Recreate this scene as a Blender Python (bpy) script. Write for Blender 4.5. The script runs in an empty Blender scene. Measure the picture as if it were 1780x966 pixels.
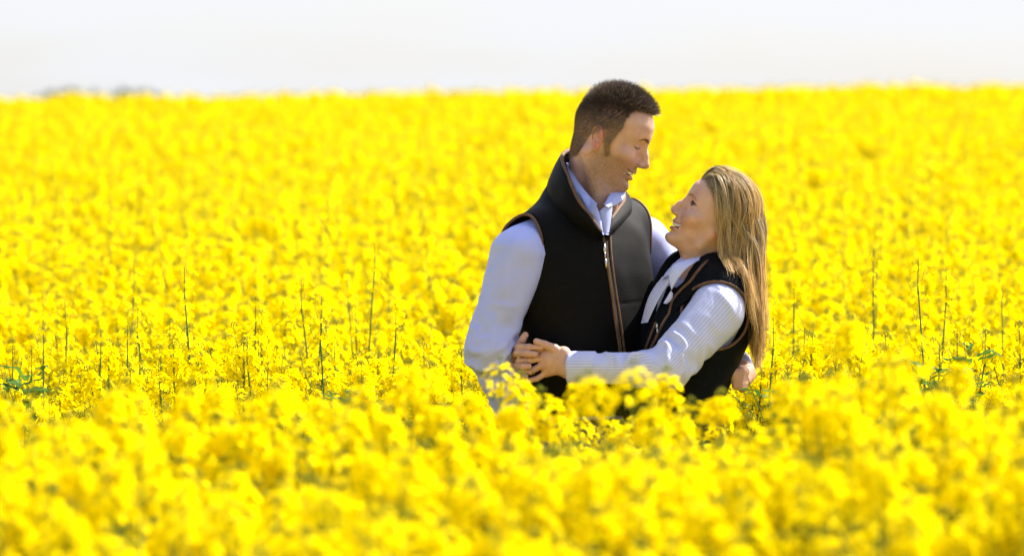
import bpy, math, random, os, time
import numpy as np
from mathutils import Vector, Matrix
from mathutils.bvhtree import BVHTree

T0 = time.time()
sc = bpy.context.scene
C = sc.collection
R = math.radians
rng = np.random.default_rng(11)
random.seed(5)

# ------------------------------------------------------------------ camera
CAM = Vector((0.0, -12.0, 1.5))
FPX = 9480.0                      # focal length in pixels of the 1780 px wide photograph
CX, CY, HZ = 890.0, 483.0, 384.0  # image centre and eye level
cam = bpy.data.cameras.new('camera')
cam.sensor_width = 36.0
cam.lens = FPX / 1780.0 * 36.0
cam.clip_start = 0.5
cam.clip_end = 6000.0
cam.dof.use_dof = True
cam.dof.focus_distance = 12.0
cam.dof.aperture_fstop = 4.9
cam.dof.aperture_blades = 0
camo = bpy.data.objects.new('camera', cam)
C.objects.link(camo)
camo.location = CAM
camo.rotation_euler = (R(90) - math.atan((CY - HZ) / FPX), 0, 0)
sc.camera = camo

# ------------------------------------------------------------------ sky and sun
SUN_DIR = Vector((0.66, 0.50, 0.95)).normalized()     # towards the sun
sun_el = math.asin(SUN_DIR.z)
sun_az = math.atan2(SUN_DIR.x, SUN_DIR.y)
w = bpy.data.worlds.new('World')
sc.world = w
w.use_nodes = True
nt = w.node_tree
for n in list(nt.nodes):
    nt.nodes.remove(n)
wo = nt.nodes.new('ShaderNodeOutputWorld')
bg = nt.nodes.new('ShaderNodeBackground')
sky = nt.nodes.new('ShaderNodeTexSky')
sky.sky_type = 'NISHITA'
sky.sun_disc = False
sky.sun_elevation = sun_el
sky.sun_rotation = sun_az
sky.air_density = 1.0
sky.dust_density = 2.5
sky.ozone_density = 1.0
# a thin bright veil of high cloud over the blue
tc = nt.nodes.new('ShaderNodeTexCoord')
mp = nt.nodes.new('ShaderNodeMapping')
mp.inputs['Scale'].default_value = (6.0, 6.0, 26.0)
nz = nt.nodes.new('ShaderNodeTexNoise')
nz.inputs['Scale'].default_value = 1.6
nz.inputs['Detail'].default_value = 6.0
nz.inputs['Roughness'].default_value = 0.55
rp = nt.nodes.new('ShaderNodeValToRGB')
rp.color_ramp.elements[0].position = 0.35
rp.color_ramp.elements[0].color = (0.58, 0.58, 0.58, 1)
rp.color_ramp.elements[1].position = 0.65
rp.color_ramp.elements[1].color = (0.98, 0.98, 0.98, 1)
mx = nt.nodes.new('ShaderNodeMix')
mx.data_type = 'RGBA'
mx.inputs['B'].default_value = (3.6, 3.68, 3.92, 1)
nt.links.new(tc.outputs['Generated'], mp.inputs['Vector'])
nt.links.new(mp.outputs['Vector'], nz.inputs['Vector'])
nt.links.new(nz.outputs['Fac'], rp.inputs['Fac'])
# the veil thickens towards the horizon
sx_ = nt.nodes.new('ShaderNodeSeparateXYZ')
mr = nt.nodes.new('ShaderNodeMapRange')
mr.interpolation_type = 'SMOOTHSTEP'
mr.inputs['From Min'].default_value = 0.12
mr.inputs['From Max'].default_value = 0.45
mr.inputs['To Min'].default_value = 1.0
mr.inputs['To Max'].default_value = 0.22
ml = nt.nodes.new('ShaderNodeMath'); ml.operation = 'MULTIPLY'
nt.links.new(tc.outputs['Generated'], sx_.inputs[0])
nt.links.new(sx_.outputs['Z'], mr.inputs['Value'])
nt.links.new(mr.outputs['Result'], ml.inputs[0])
nt.links.new(rp.outputs['Color'], ml.inputs[1])
nt.links.new(ml.outputs[0], mx.inputs['Factor'])
nt.links.new(sky.outputs['Color'], mx.inputs['A'])
nt.links.new(mx.outputs['Result'], bg.inputs['Color'])
bg.inputs['Strength'].default_value = 0.10
nt.links.new(bg.outputs['Background'], wo.inputs['Surface'])

sl = bpy.data.lights.new('sun', 'SUN')
sl.energy = 4.9
sl.angle = R(0.53)
sl.color = (1.0, 0.95, 0.86)
so = bpy.data.objects.new('sun', sl)
C.objects.link(so)
so.rotation_euler = (-SUN_DIR).to_track_quat('-Z', 'Y').to_euler()

sc.view_settings.view_transform = 'Standard'
sc.view_settings.look = 'None'
sc.view_settings.exposure = 1.36
sc.view_settings.gamma = 1.0
sc.view_settings.use_curve_mapping = False
sc.render.engine = 'CYCLES'
sc.cycles.max_bounces = 8
sc.cycles.diffuse_bounces = 4
sc.cycles.transmission_bounces = 4
sc.cycles.transparent_max_bounces = 8
sc.cycles.glossy_bounces = 3
sc.cycles.caustics_reflective = False
sc.cycles.caustics_refractive = False
sc.cycles.sample_clamp_indirect = 8.0

def P(px, py, y=0.0):
    """point of the photograph (in its 1780 px frame) at world depth y"""
    D = y - CAM.y
    a = math.atan((CY - HZ) / FPX)
    u = (px - CX) / FPX
    v = -(py - CY) / FPX
    d = Vector((u, math.cos(a) + v * math.sin(a), v * math.cos(a) - math.sin(a)))
    return CAM + d * (D / d.y)

def PX(p):
    """world point to photograph pixel (for checks)"""
    q = camo.matrix_basis.inverted() @ Vector(p)
    return (CX + FPX * q.x / -q.z, CY - FPX * q.y / -q.z)

# ------------------------------------------------------------------ object helpers
def link(name, me, mat=None, parent=None):
    o = bpy.data.objects.new(name, me)
    C.objects.link(o)
    if mat is not None:
        for m in (mat if isinstance(mat, (list, tuple)) else [mat]):
            me.materials.append(m)
    if parent is not None:
        o.parent = parent
    return o

def tag(o, label=None, cat=None, group=None, kind=None):
    if label: o['label'] = label
    if cat: o['category'] = cat
    if group: o['group'] = group
    if kind: o['kind'] = kind
    return o

def empty(name, loc=(0, 0, 0)):
    o = bpy.data.objects.new(name, None)
    o.empty_display_size = 0.2
    C.objects.link(o)
    o.location = loc
    return o

def mesh_np(name, V, F, smooth=True):
    """mesh from numpy verts and quad/tri array(s)"""
    me = bpy.data.meshes.new(name)
    Fs = F if isinstance(F, list) else [F]
    Fs = [f for f in Fs if len(f)]
    V = np.asarray(V, np.float32)
    me.vertices.add(len(V))
    me.vertices.foreach_set('co', V.ravel())
    nl = sum(f.size for f in Fs)
    npoly = sum(len(f) for f in Fs)
    me.loops.add(nl)
    me.loops.foreach_set('vertex_index', np.concatenate([f.ravel() for f in Fs]).astype(np.int32))
    me.polygons.add(npoly)
    sizes = np.concatenate([np.full(len(f), f.shape[1]) for f in Fs])
    starts = np.concatenate([[0], np.cumsum(sizes)[:-1]]).astype(np.int32)
    me.polygons.foreach_set('loop_start', starts)
    me.update(calc_edges=True)
    me.validate()
    me.polygons.foreach_set('use_smooth', np.full(len(me.polygons), smooth))
    me.update()
    return me

def add_color(me, name, col):
    a = me.color_attributes.new(name, 'FLOAT_COLOR', 'POINT')
    c = np.ones((len(me.vertices), 4), np.float32)
    c[:, :col.shape[1]] = col
    a.data.foreach_set('color', c.ravel())

def add_float(me, name, v):
    a = me.attributes.new(name, 'FLOAT', 'POINT')
    a.data.foreach_set('value', np.asarray(v, np.float32))

# ------------------------------------------------------------------ distance field modelling
def V3(*a):
    return np.array(a, np.float32)

def ell(p, c, r, M=None):
    q = p - np.asarray(c, np.float32)
    if M is not None:
        q = q @ np.asarray(M, np.float32)
    r = np.asarray(r, np.float32)
    k0 = np.sqrt(((q / r) ** 2).sum(1)) + 1e-9
    k1 = np.sqrt(((q / (r * r)) ** 2).sum(1)) + 1e-9
    return k0 * (k0 - 1.0) / k1

def cone(p, a, b, ra, rb=None):
    """rounded cone from a to b"""
    a = np.asarray(a, np.float32); b = np.asarray(b, np.float32)
    rb = ra if rb is None else rb
    ab = b - a
    t = np.clip(((p - a) @ ab) / max(float(ab @ ab), 1e-9), 0, 1)
    d = p - a - t[:, None] * ab
    return np.sqrt((d * d).sum(1)) - (ra + (rb - ra) * t)

def chain(p, pts, rs, k=0.0):
    d = None
    for i in range(len(pts) - 1):
        e = cone(p, pts[i], pts[i + 1], rs[i], rs[i + 1])
        d = e if d is None else (smin(d, e, k) if k else np.minimum(d, e))
    return d

def smin(a, b, k):
    h = np.clip(0.5 + 0.5 * (b - a) / k, 0, 1)
    return b * (1 - h) + a * h - k * h * (1 - h)

def smax(a, b, k):
    return -smin(-a, -b, k)

def plane(p, o, n):
    """negative behind the plane (on the -n side)"""
    n = np.asarray(n, np.float32); n = n / np.linalg.norm(n)
    return (p - np.asarray(o, np.float32)) @ n

_perm = np.random.default_rng(3).random(65536).astype(np.float32)
def vnoise(p, s=1.0, seed=0):
    q = p * s + 137.3 * (seed + 1)
    i = np.floor(q).astype(np.int64)
    f = q - i
    f = f * f * (3 - 2 * f)
    def h(x, y, z):
        return _perm[(x * 73856093 ^ y * 19349663 ^ z * 83492791 ^ seed * 7919) & 65535]
    r = 0
    for dx in (0, 1):
        wx = f[:, 0] if dx else 1 - f[:, 0]
        for dy in (0, 1):
            wy = f[:, 1] if dy else 1 - f[:, 1]
            for dz in (0, 1):
                wz = f[:, 2] if dz else 1 - f[:, 2]
                r = r + wx * wy * wz * h(i[:, 0] + dx, i[:, 1] + dy, i[:, 2] + dz)
    return r * 2 - 1

def surf(f, lo, hi, h, B=8, slack=1.6):
    """mesh of f = 0 inside a box by surface nets, evaluated only in blocks near the surface"""
    lo = np.asarray(lo, np.float32); hi = np.asarray(hi, np.float32)
    nb = np.ceil((hi - lo) / (h * B)).astype(int)
    n = nb * B
    G = np.empty(n, np.float32)
    bc = np.stack(np.meshgrid(*[np.arange(k) for k in nb], indexing='ij'), -1).reshape(-1, 3)
    cen = lo + (bc * B + (B - 1) / 2).astype(np.float32) * h
    dc = np.concatenate([f(cen[i:i + 200000]) for i in range(0, len(cen), 200000)])
    Gb = np.repeat(np.repeat(np.repeat(dc.reshape(nb), B, 0), B, 1), B, 2)
    G[:] = np.where(Gb < 0, -1.0, 1.0)
    near = bc[np.abs(dc) < h * B * 0.87 * slack + h * 2]
    off = np.stack(np.meshgrid(*[np.arange(B)] * 3, indexing='ij'), -1).reshape(-1, 3)
    step = max(1, 400000 // len(off))
    for s in range(0, len(near), step):
        idx = (near[s:s + step, None, :] * B + off[None]).reshape(-1, 3)
        G[idx[:, 0], idx[:, 1], idx[:, 2]] = f(lo + idx.astype(np.float32) * h)
    S = G < 0
    cnt = np.zeros(np.array(G.shape) - 1, np.int8)
    for dx in (0, 1):
        for dy in (0, 1):
            for dz in (0, 1):
                cnt += S[dx:S.shape[0] - 1 + dx, dy:S.shape[1] - 1 + dy, dz:S.shape[2] - 1 + dz]
    act = (cnt > 0) & (cnt < 8)
    cells = np.argwhere(act)
    vid = np.full(act.shape, -1, np.int32)
    vid[act] = np.arange(len(cells))
    acc = np.zeros((len(cells), 3), np.float64); num = np.zeros(len(cells))
    cor = [(x, y, z) for x in (0, 1) for y in (0, 1) for z in (0, 1)]
    for a in cor:
        for b in cor:
            if sum(b) - sum(a) != 1 or any(b[i] < a[i] for i in range(3)):
                continue
            ga = G[cells[:, 0] + a[0], cells[:, 1] + a[1], cells[:, 2] + a[2]]
            gb = G[cells[:, 0] + b[0], cells[:, 1] + b[1], cells[:, 2] + b[2]]
            m = (ga < 0) != (gb < 0)
            t = np.where(m, ga / np.where(m, ga - gb, 1), 0)
            pt = np.array(a) + t[:, None] * (np.array(b) - np.array(a))
            acc += pt * m[:, None]; num += m
    V = lo + ((cells + acc / num[:, None]) * h).astype(np.float32)
    Q = []
    for ax in range(3):
        u, v = (ax + 1) % 3, (ax + 2) % 3
        sl0 = [slice(1, -1)] * 3; sl1 = [slice(1, -1)] * 3
        sl0[ax] = slice(0, -1); sl1[ax] = slice(1, None)
        A = S[tuple(sl0)]; Bq = S[tuple(sl1)]
        for flip, m in ((0, A & ~Bq), (1, ~A & Bq)):
            e = np.argwhere(m)
            if not len(e): continue
            e = e + 1; e[:, ax] -= 1
            q = []
            for du, dv in ((-1, -1), (0, -1), (0, 0), (-1, 0)):
                c = e.copy(); c[:, u] += du; c[:, v] += dv
                q.append(vid[c[:, 0], c[:, 1], c[:, 2]])
            q = np.stack(q, 1)
            if flip: q = q[:, ::-1]
            Q.append(q)
    Q = np.concatenate(Q)
    Q = Q[(Q >= 0).all(1)]
    return V, Q

def relax(V, Q, it=2, lam=0.5):
    e = np.concatenate([Q[:, [0, 1]], Q[:, [1, 2]], Q[:, [2, 3]], Q[:, [3, 0]]])
    n = len(V)
    deg = np.bincount(e.ravel(), minlength=n).astype(np.float32)
    V = V.astype(np.float64)
    for _ in range(it):
        s = np.stack([np.bincount(e[:, 0], V[e[:, 1], k], n) + np.bincount(e[:, 1], V[e[:, 0], k], n) for k in range(3)], 1)
        V = V + lam * (s / np.maximum(deg, 1)[:, None] - V)
    return V.astype(np.float32)

def sdf_mesh(name, f, lo, hi, h, it=2, slack=1.6):
    V, Q = surf(f, lo, hi, h, slack=slack)
    V = relax(V, Q, it)
    return mesh_np(name, V, Q), V

def tube_np(pts, rad, n=8, close=False):
    """tube along points; returns verts and quads (+ caps as fans are left out, ends pinch)"""
    pts = np.asarray([tuple(p) for p in pts], float)
    m = len(pts)
    rad = np.full(m, rad) if np.isscalar(rad) else np.asarray(rad, float)
    T = np.gradient(pts, axis=0)
    if close:
        T = np.roll(pts, -1, 0) - np.roll(pts, 1, 0)
    T /= np.linalg.norm(T, axis=1)[:, None] + 1e-12
    up = np.array([0, 0, 1.0])
    if abs(T[0] @ up) > 0.9: up = np.array([1.0, 0, 0])
    N = np.cross(T[0], up); N /= np.linalg.norm(N)
    V = []
    for i in range(m):
        N = N - T[i] * (N @ T[i]); N /= np.linalg.norm(N)
        Bn = np.cross(T[i], N)
        a = np.arange(n) / n * 2 * np.pi
        V.append(pts[i] + rad[i] * (np.cos(a)[:, None] * N + np.sin(a)[:, None] * Bn))
    V = np.concatenate(V)
    F = []
    mm = m if close else m - 1
    for i in range(mm):
        j = (i + 1) % m
        for k in range(n):
            F.append((i * n + k, i * n + (k + 1) % n, j * n + (k + 1) % n, j * n + k))
    F = np.array(F)
    if not close:
        V = np.concatenate([V, pts[[0, -1]]])
        cap = []
        for k in range(n):
            cap.append((m * n, (k + 1) % n, k))
            cap.append((m * n + 1, (m - 1) * n + k, (m - 1) * n + (k + 1) % n))
        return V, [F, np.array(cap)]
    return V, [F]

def spline(pts, n):
    """Catmull-Rom through the points, n samples"""
    p = np.asarray([tuple(q) for q in pts], float)
    p = np.vstack([2 * p[0] - p[1], p, 2 * p[-1] - p[-2]])
    t = np.linspace(0, len(p) - 3 - 1e-6, n)
    i = t.astype(int); f = (t - i)[:, None]
    p0, p1, p2, p3 = p[i], p[i + 1], p[i + 2], p[i + 3]
    return 0.5 * (2 * p1 + (p2 - p0) * f + (2 * p0 - 5 * p1 + 4 * p2 - p3) * f * f + (3 * p1 - p0 - 3 * p2 + p3) * f ** 3)

def join_np(parts):
    """join (V, [F..]) pieces"""
    Vs, Fq, Ft, o = [], [], [], 0
    for V, Fs in parts:
        Vs.append(V)
        for f in (Fs if isinstance(Fs, list) else [Fs]):
            if len(f) == 0: continue
            (Fq if f.shape[1] == 4 else Ft).append(f + o)
        o += len(V)
    return np.concatenate(Vs), ([np.concatenate(Fq)] if Fq else []) + ([np.concatenate(Ft)] if Ft else [])

def sstep(a, b, x):
    t = np.clip((x - a) / (b - a), 0, 1)
    return t * t * (3 - 2 * t)

# ------------------------------------------------------------------ materials
def new_mat(name):
    m = bpy.data.materials.new(name)
    m.use_nodes = True
    n = m.node_tree
    b = n.nodes['Principled BSDF']
    return m, n, b

def noise_bump(n, b, scale, strength, dist=0.002, detail=4, coord='Object'):
    tcn = n.nodes.new('ShaderNodeTexCoord')
    t = n.nodes.new('ShaderNodeTexNoise')
    t.inputs['Scale'].default_value = scale
    t.inputs['Detail'].default_value = detail
    bp = n.nodes.new('ShaderNodeBump')
    bp.inputs['Strength'].default_value = strength
    bp.inputs['Distance'].default_value = dist
    n.links.new(tcn.outputs[coord], t.inputs['Vector'])
    n.links.new(t.outputs['Fac'], bp.inputs['Height'])
    n.links.new(bp.outputs['Normal'], b.inputs['Normal'])
    return t, bp

def simple_mat(name, col, rough=0.6, bump=None, metal=0.0, vary=0.0, vscale=20):
    m, n, b = new_mat(name)
    b.inputs['Base Color'].default_value = (*col, 1)
    b.inputs['Roughness'].default_value = rough
    b.inputs['Metallic'].default_value = metal
    if bump: noise_bump(n, b, *bump)
    if vary:
        t = n.nodes.new('ShaderNodeTexNoise'); t.inputs['Scale'].default_value = vscale
        tcn = n.nodes.new('ShaderNodeTexCoord'); n.links.new(tcn.outputs['Object'], t.inputs['Vector'])
        r = n.nodes.new('ShaderNodeValToRGB')
        r.color_ramp.elements[0].position = 0.3; r.color_ramp.elements[1].position = 0.7
        r.color_ramp.elements[0].color = (*[c * (1 - vary) for c in col], 1)
        r.color_ramp.elements[1].color = (*[min(1, c * (1 + vary)) for c in col], 1)
        n.links.new(t.outputs['Fac'], r.inputs['Fac']); n.links.new(r.outputs['Color'], b.inputs['Base Color'])
    return m

def skin_mat(name):
    m, n, b = new_mat(name)
    a = n.nodes.new('ShaderNodeVertexColor'); a.layer_name = 'tone'
    n.links.new(a.outputs['Color'], b.inputs['Base Color'])
    b.inputs['Roughness'].default_value = 0.47
    b.inputs['Subsurface Weight'].default_value = 0.12
    b.inputs['Subsurface Radius'].default_value = (1.0, 0.35, 0.2)
    b.inputs['Subsurface Scale'].default_value = 0.008
    b.inputs['Specular IOR Level'].default_value = 0.4
    noise_bump(n, b, 380, 0.5, 0.0008)
    return m

def fleece_mat(name, col):
    m, n, b = new_mat(name)
    t, bp = noise_bump(n, b, 600, 0.55, 0.0022, 5)
    r = n.nodes.new('ShaderNodeValToRGB')
    r.color_ramp.elements[0].position = 0.3; r.color_ramp.elements[1].position = 0.75
    r.color_ramp.elements[0].color = (*[c * 0.6 for c in col], 1)
    r.color_ramp.elements[1].color = (*[c * 1.7 for c in col], 1)
    n.links.new(t.outputs['Fac'], r.inputs['Fac'])
    n.links.new(r.outputs['Color'], b.inputs['Base Color'])
    b.inputs['Roughness'].default_value = 0.62
    b.inputs['Specular IOR Level'].default_value = 0.10
    b.inputs['Sheen Weight'].default_value = 0.018
    b.inputs['Sheen Roughness'].default_value = 0.4
    b.inputs['Sheen Tint'].default_value = (0.8, 0.85, 1, 1)
    return m

def stripe_mat(name, base, line, pitch, width=0.35, blend=0.8):
    """woven shirt cloth, fine stripes from the mesh's own 'warp' coordinate (metres across the cloth)"""
    m, n, b = new_mat(name)
    a = n.nodes.new('ShaderNodeAttribute'); a.attribute_name = 'warp'
    mu = n.nodes.new('ShaderNodeMath'); mu.operation = 'MULTIPLY'; mu.inputs[1].default_value = 1.0 / pitch
    fr = n.nodes.new('ShaderNodeMath'); fr.operation = 'FRACT'
    r = n.nodes.new('ShaderNodeValToRGB')
    e = r.color_ramp.elements
    e[0].position = 0.0; e[0].color = (*base, 1)
    e[1].position = 1.0; e[1].color = (*base, 1)
    for q, c in ((0.5 - width / 2 - 0.12, base), (0.5 - width / 2 + .05, line), (0.5 + width / 2 - .05, line), (0.5 + width / 2 + 0.12, base)):
        x = e.new(q); x.color = (*c, 1)
    n.links.new(a.outputs['Fac'], mu.inputs[0]); n.links.new(mu.outputs[0], fr.inputs[0])
    n.links.new(fr.outputs[0], r.inputs['Fac']); n.links.new(r.outputs['Color'], b.inputs['Base Color'])
    b.inputs['Roughness'].default_value = 0.8
    b.inputs['Specular IOR Level'].default_value = 0.2
    noise_bump(n, b, 900, 0.3, 0.0008)
    return m

M_skin = skin_mat('skin')
M_fleece_m = fleece_mat('black_fleece', (0.0035, 0.0032, 0.003))
M_fleece_w = fleece_mat('navy_fleece', (0.0022, 0.0032, 0.0055))
M_suede = simple_mat('tan_suede_binding', (0.13, 0.065, 0.030), 0.75, (300, 0.5, 0.001), vary=0.25, vscale=60)
M_shirt_m = stripe_mat('pale_lilac_cotton', (0.52, 0.54, 0.70), (0.47, 0.49, 0.68), 0.0024, 0.4)
M_shirt_w = stripe_mat('striped_cotton', (0.60, 0.62, 0.85), (0.42, 0.46, 0.80), 0.0071, 0.20)
M_plain_m = simple_mat('lilac_cotton', (0.45, 0.49, 0.88), 0.85, (900, 0.3, 0.0008), vary=.04, vscale=9)
M_plainshirt = simple_mat('white_cotton', (0.60, 0.62, 0.80), 0.8, (900, 0.3, 0.0008))
M_collar_m = simple_mat('pale_blue_cotton', (0.40, 0.45, 0.80), 0.8, (900, 0.3, 0.0008))
M_metal = simple_mat('zip_metal', (0.62, 0.60, 0.55), 0.32, metal=1.0)
M_teeth = simple_mat('teeth', (0.80, 0.76, 0.66), 0.25)
M_denim = simple_mat('blue_denim', (0.045, 0.07, 0.14), 0.85, (500, 0.5, 0.001), vary=0.3, vscale=90)
M_leather = simple_mat('brown_leather', (0.10, 0.045, 0.02), 0.5, (200, 0.3, 0.001))
M_boot = simple_mat('boot_rubber', (0.02, 0.03, 0.02), 0.4)

# ================================================================== HEADS
def frame(fwd, up):
    """columns: forward (+X), left (+Y), up (+Z)"""
    f = Vector(fwd).normalized(); u = Vector(up); l = u.cross(f).normalized(); u = f.cross(l)
    return np.array([f, l, u], np.float32).T      # world = M @ local

# face loft: level, front reach, half width, back half
_LZ = np.array([-.122, -.116, -.108, -.098, -.086, -.074, -.062, -.050, -.038, -.022, -.006, .012, .030, .050, .075])
_LF = np.array([.044, .060, .0700, .0745, .0730, .0765, .0785, .0770, .0765, .0765, .0775, .0820, .0850, .0850, .078])
_LW = np.array([.012, .024, .0335, .0410, .0480, .0535, .0570, .0600, .0640, .0675, .0680, .0680, .0690, .0700, .066])

def head_sdf(p, male=True, eye_open=0.0, smile=1.0, jaw=1.0, grin=0.0):
    x, y, z = p[:, 0], p[:, 1], p[:, 2]
    ay = np.abs(y)
    q = p.copy(); q[:, 1] = ay                       # mirrored space
    # cranium
    d = ell(p, (-.006, 0, .022), (.0885, .0745, .090))
    # face and jaw loft
    zz = np.clip(z, _LZ[0], _LZ[-1])
    xf = np.interp(zz, _LZ, _LF); wd = np.interp(zz, _LZ, _LW) * jaw
    xc = np.interp(zz, [-.122, -.09, -.06, 0], [.028, .010, .0, -.005])
    fx = x - xc
    hf = np.where(fx > 0, xf - xc, np.interp(zz, [-.122, -.10, -.07, 0], [.018, .030, .034, .045]))
    ex = 2.25
    k = (np.abs(fx / hf) ** ex + np.abs(y / wd) ** ex) ** (1 / ex) + 1e-9
    face = (k - 1) * np.minimum(hf, wd) * np.where(k > 1, 1.0, 0.9)
    face = smax(face, z - .064, .03)
    face = smax(face, -.119 - z, .006)
    d = smin(d, ell(p, (.014, 0, .046), (.0700, .0655, .0620)), .02)
    d = smin(d, face, .020)
    # masseter and jaw angle
    d = smin(d, cone(q, (-.010, .0565, -.034), (.000, .0490 * jaw, -.080), .012, .010), .014)
    # brow ridge
    br = .0105 if male else .007
    d = smin(d, cone(q, (.0775, .008, .021), (.062, .044, .019), br, br * .8), .014)
    # cheek bones and smiling cheeks
    d = smin(d, ell(q, (.050, .047, -.030), (.020, .0185, .015)), .018)
    d = smin(d, ell(q, (.0600, .0345, -.043 + .002 * grin), (.0150 + .001 * grin, .0165, .0150)), .018)
    # chin
    d = smin(d, ell(p, (.0655, 0, -.1045), (.0145, .021 if male else .016, .0125)), .014)
    # eye sockets
    d = smax(d, -ell(q, (.0900, .0330, .002), (.0190, .0180, .0120)), .012)
    # nose
    nt_ = .111 if male else .1085
    nr = .0098 if male else .0088
    ns = cone(q, (.0790, 0, .012), (.0930, 0, -.018), .0078, .0082)
    ns = smin(ns, cone(q, (.0930, 0, -.018), (nt_ - nr, 0, -.0375), .0078, nr), .006)
    ns = smin(ns, ell(q, (.0900, .0118, -.0425), (.0100, .0066, .0072)), .006)
    ns = smin(ns, cone(q, (.078, 0, -.034), (.092, 0, -.040), .011, .009), .007)
    d = smin(d, ns, .011)
    d = smax(d, -ell(q, (.0955, .0060, -.0500), (.0058, .0030, .0042)), .0025)
    # philtrum and lips
    d = smin(d, ell(p, (.0745, 0, -.0585), (.010, .017, .009)), .008)
    up_ = chain(q, [(.0830, 0, -.0638 + .0015 * grin), (.0795, .012, -.0640 + .002 * grin), (.0660 - .005 * grin, .0285 + .004 * grin, -.0605 + .004 * grin)], [.0046 - .001 * grin, .0044 - .001 * grin, .0018])
    lo_ = chain(q, [(.0800, 0, -.0800 - .003 * grin), (.0765, .011, -.0785 - .002 * grin), (.0660 - .005 * grin, .0270 + .004 * grin, -.0645 + .003 * grin)], [.0058 - .001 * grin, .0052 - .001 * grin, .0018])
    d = smin(d, np.minimum(up_, lo_), .005)
    mo = chain(q, [(.0870, 0, -.0722), (.0815, .012, -.0712 + .001 * grin), (.0690 - .004 * grin, .0262 + .004 * grin, -.0630 + .004 * grin)], [.0046 * smile + .0014 * grin, .0042 * smile + .0016 * grin, .0012 + .0006 * grin])
    d = smax(d, -mo, .002)
    mi = ell(p, (.0690, 0, -.0705), (.0150, .024 + .004 * grin, .0045 + .0015 * grin))
    d = smax(d, -mi, .002)
    # laughter line from nostril to mouth corner
    nl = chain(q, [(.0860, .0185, -.0400), (.0790, .0270, -.0520), (.0700, .0335, -.0640), (.0650, .0350, -.0740)], [.0016, .0022, .0022, .001])
    d = smax(d, -nl, .0065)
    # under the lip
    d = smax(d, -cone(q, (.0850, 0, -.0900), (.0800, .012, -.0890), .0045, .003), .008)
    # eyelids over the ball
    ex_, ez = .0605, -.001
    lid = ell(q, (ex_, .0315, ez), (.0150, .0150, .0140))
    d = smin(d, lid, .004)
    if eye_open > 0:
        op = ell(q, (ex_ + .0130, .0325, ez + .001), (.0100, .0130, eye_open))
        d = smax(d, -op, .0012)
    else:                                            # almost closed lid line
        op = chain(q, [(ex_ + .0162, .0200, ez - .0035), (ex_ + .0172, .0310, ez - .0065), (ex_ + .0105, .0445, ez - .0045)], [.0009, .0016, .0009])
        d = smax(d, -op, .0012)
    # fold above the lid
    fo = chain(q, [(.0745, .0200, ez + .0105), (.0755, .0320, ez + .0125), (.0640, .0470, ez + .0080)], [.0030, .0036, .0030])
    d = smin(d, fo, .005)
    # ears
    es = 1.0 if male else 0.86
    ang = R(30)
    ME = np.array([[math.cos(ang), math.sin(ang) * 0, 0], [0, 1, 0], [0, 0, 1]])
    e0 = V3(-.016, .0755, -.016)
    # local ear frame: x forward, y outward, z up, flared away behind
    qe = (q - e0) / es
    ca, sa = math.cos(ang), math.sin(ang)
    qr = np.stack([qe[:, 0] * ca + qe[:, 1] * sa, -qe[:, 0] * sa + qe[:, 1] * ca, qe[:, 2]], 1)
    qr = np.stack([qr[:, 0] - 0.0, qr[:, 1], qr[:, 2]], 1)
    tilt = 0.16
    qr = np.stack([qr[:, 0] * math.cos(tilt) + qr[:, 2] * math.sin(tilt), qr[:, 1], -qr[:, 0] * math.sin(tilt) + qr[:, 2] * math.cos(tilt)], 1)
    ear = ell(qr, (-.002, .0005, .001), (.0160, .0032, .0290))
    rim = chain(qr, [(.0070, .0010, .000), (.0110, .0040, .012), (.0085, .0060, .024), (-.0010, .0070, .0300), (-.0125, .0074, .0240), (-.0175, .0072, .0100), (-.0160, .0060, -.0050), (-.0095, .0045, -.0180)], [.0018, .0024, .0028, .0031, .0032, .0031, .0028, .0024])
    ear = smin(ear, rim, .0022)
    anti = chain(qr, [(-.0040, .0050, .0170), (-.0095, .0055, .0070), (-.0085, .0055, -.0060), (-.0020, .0050, -.0135)], [.0018, .0024, .0024, .0022])
    ear = smin(ear, anti, .002)
    ear = smax(ear, -ell(qr, (.0005, .0065, -.0020), (.0074, .0085, .0100)), .0015)
    ear = smin(ear, cone(qr, (.0085, .0030, -.004), (.0095, .0025, -.009), .0036, .003), .002)
    ear = smin(ear, ell(qr, (-.0015, .0025, -.0240), (.0078, .0038, .0078)), .003)
    d = smin(d, ear * es, .003)
    return d

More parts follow.
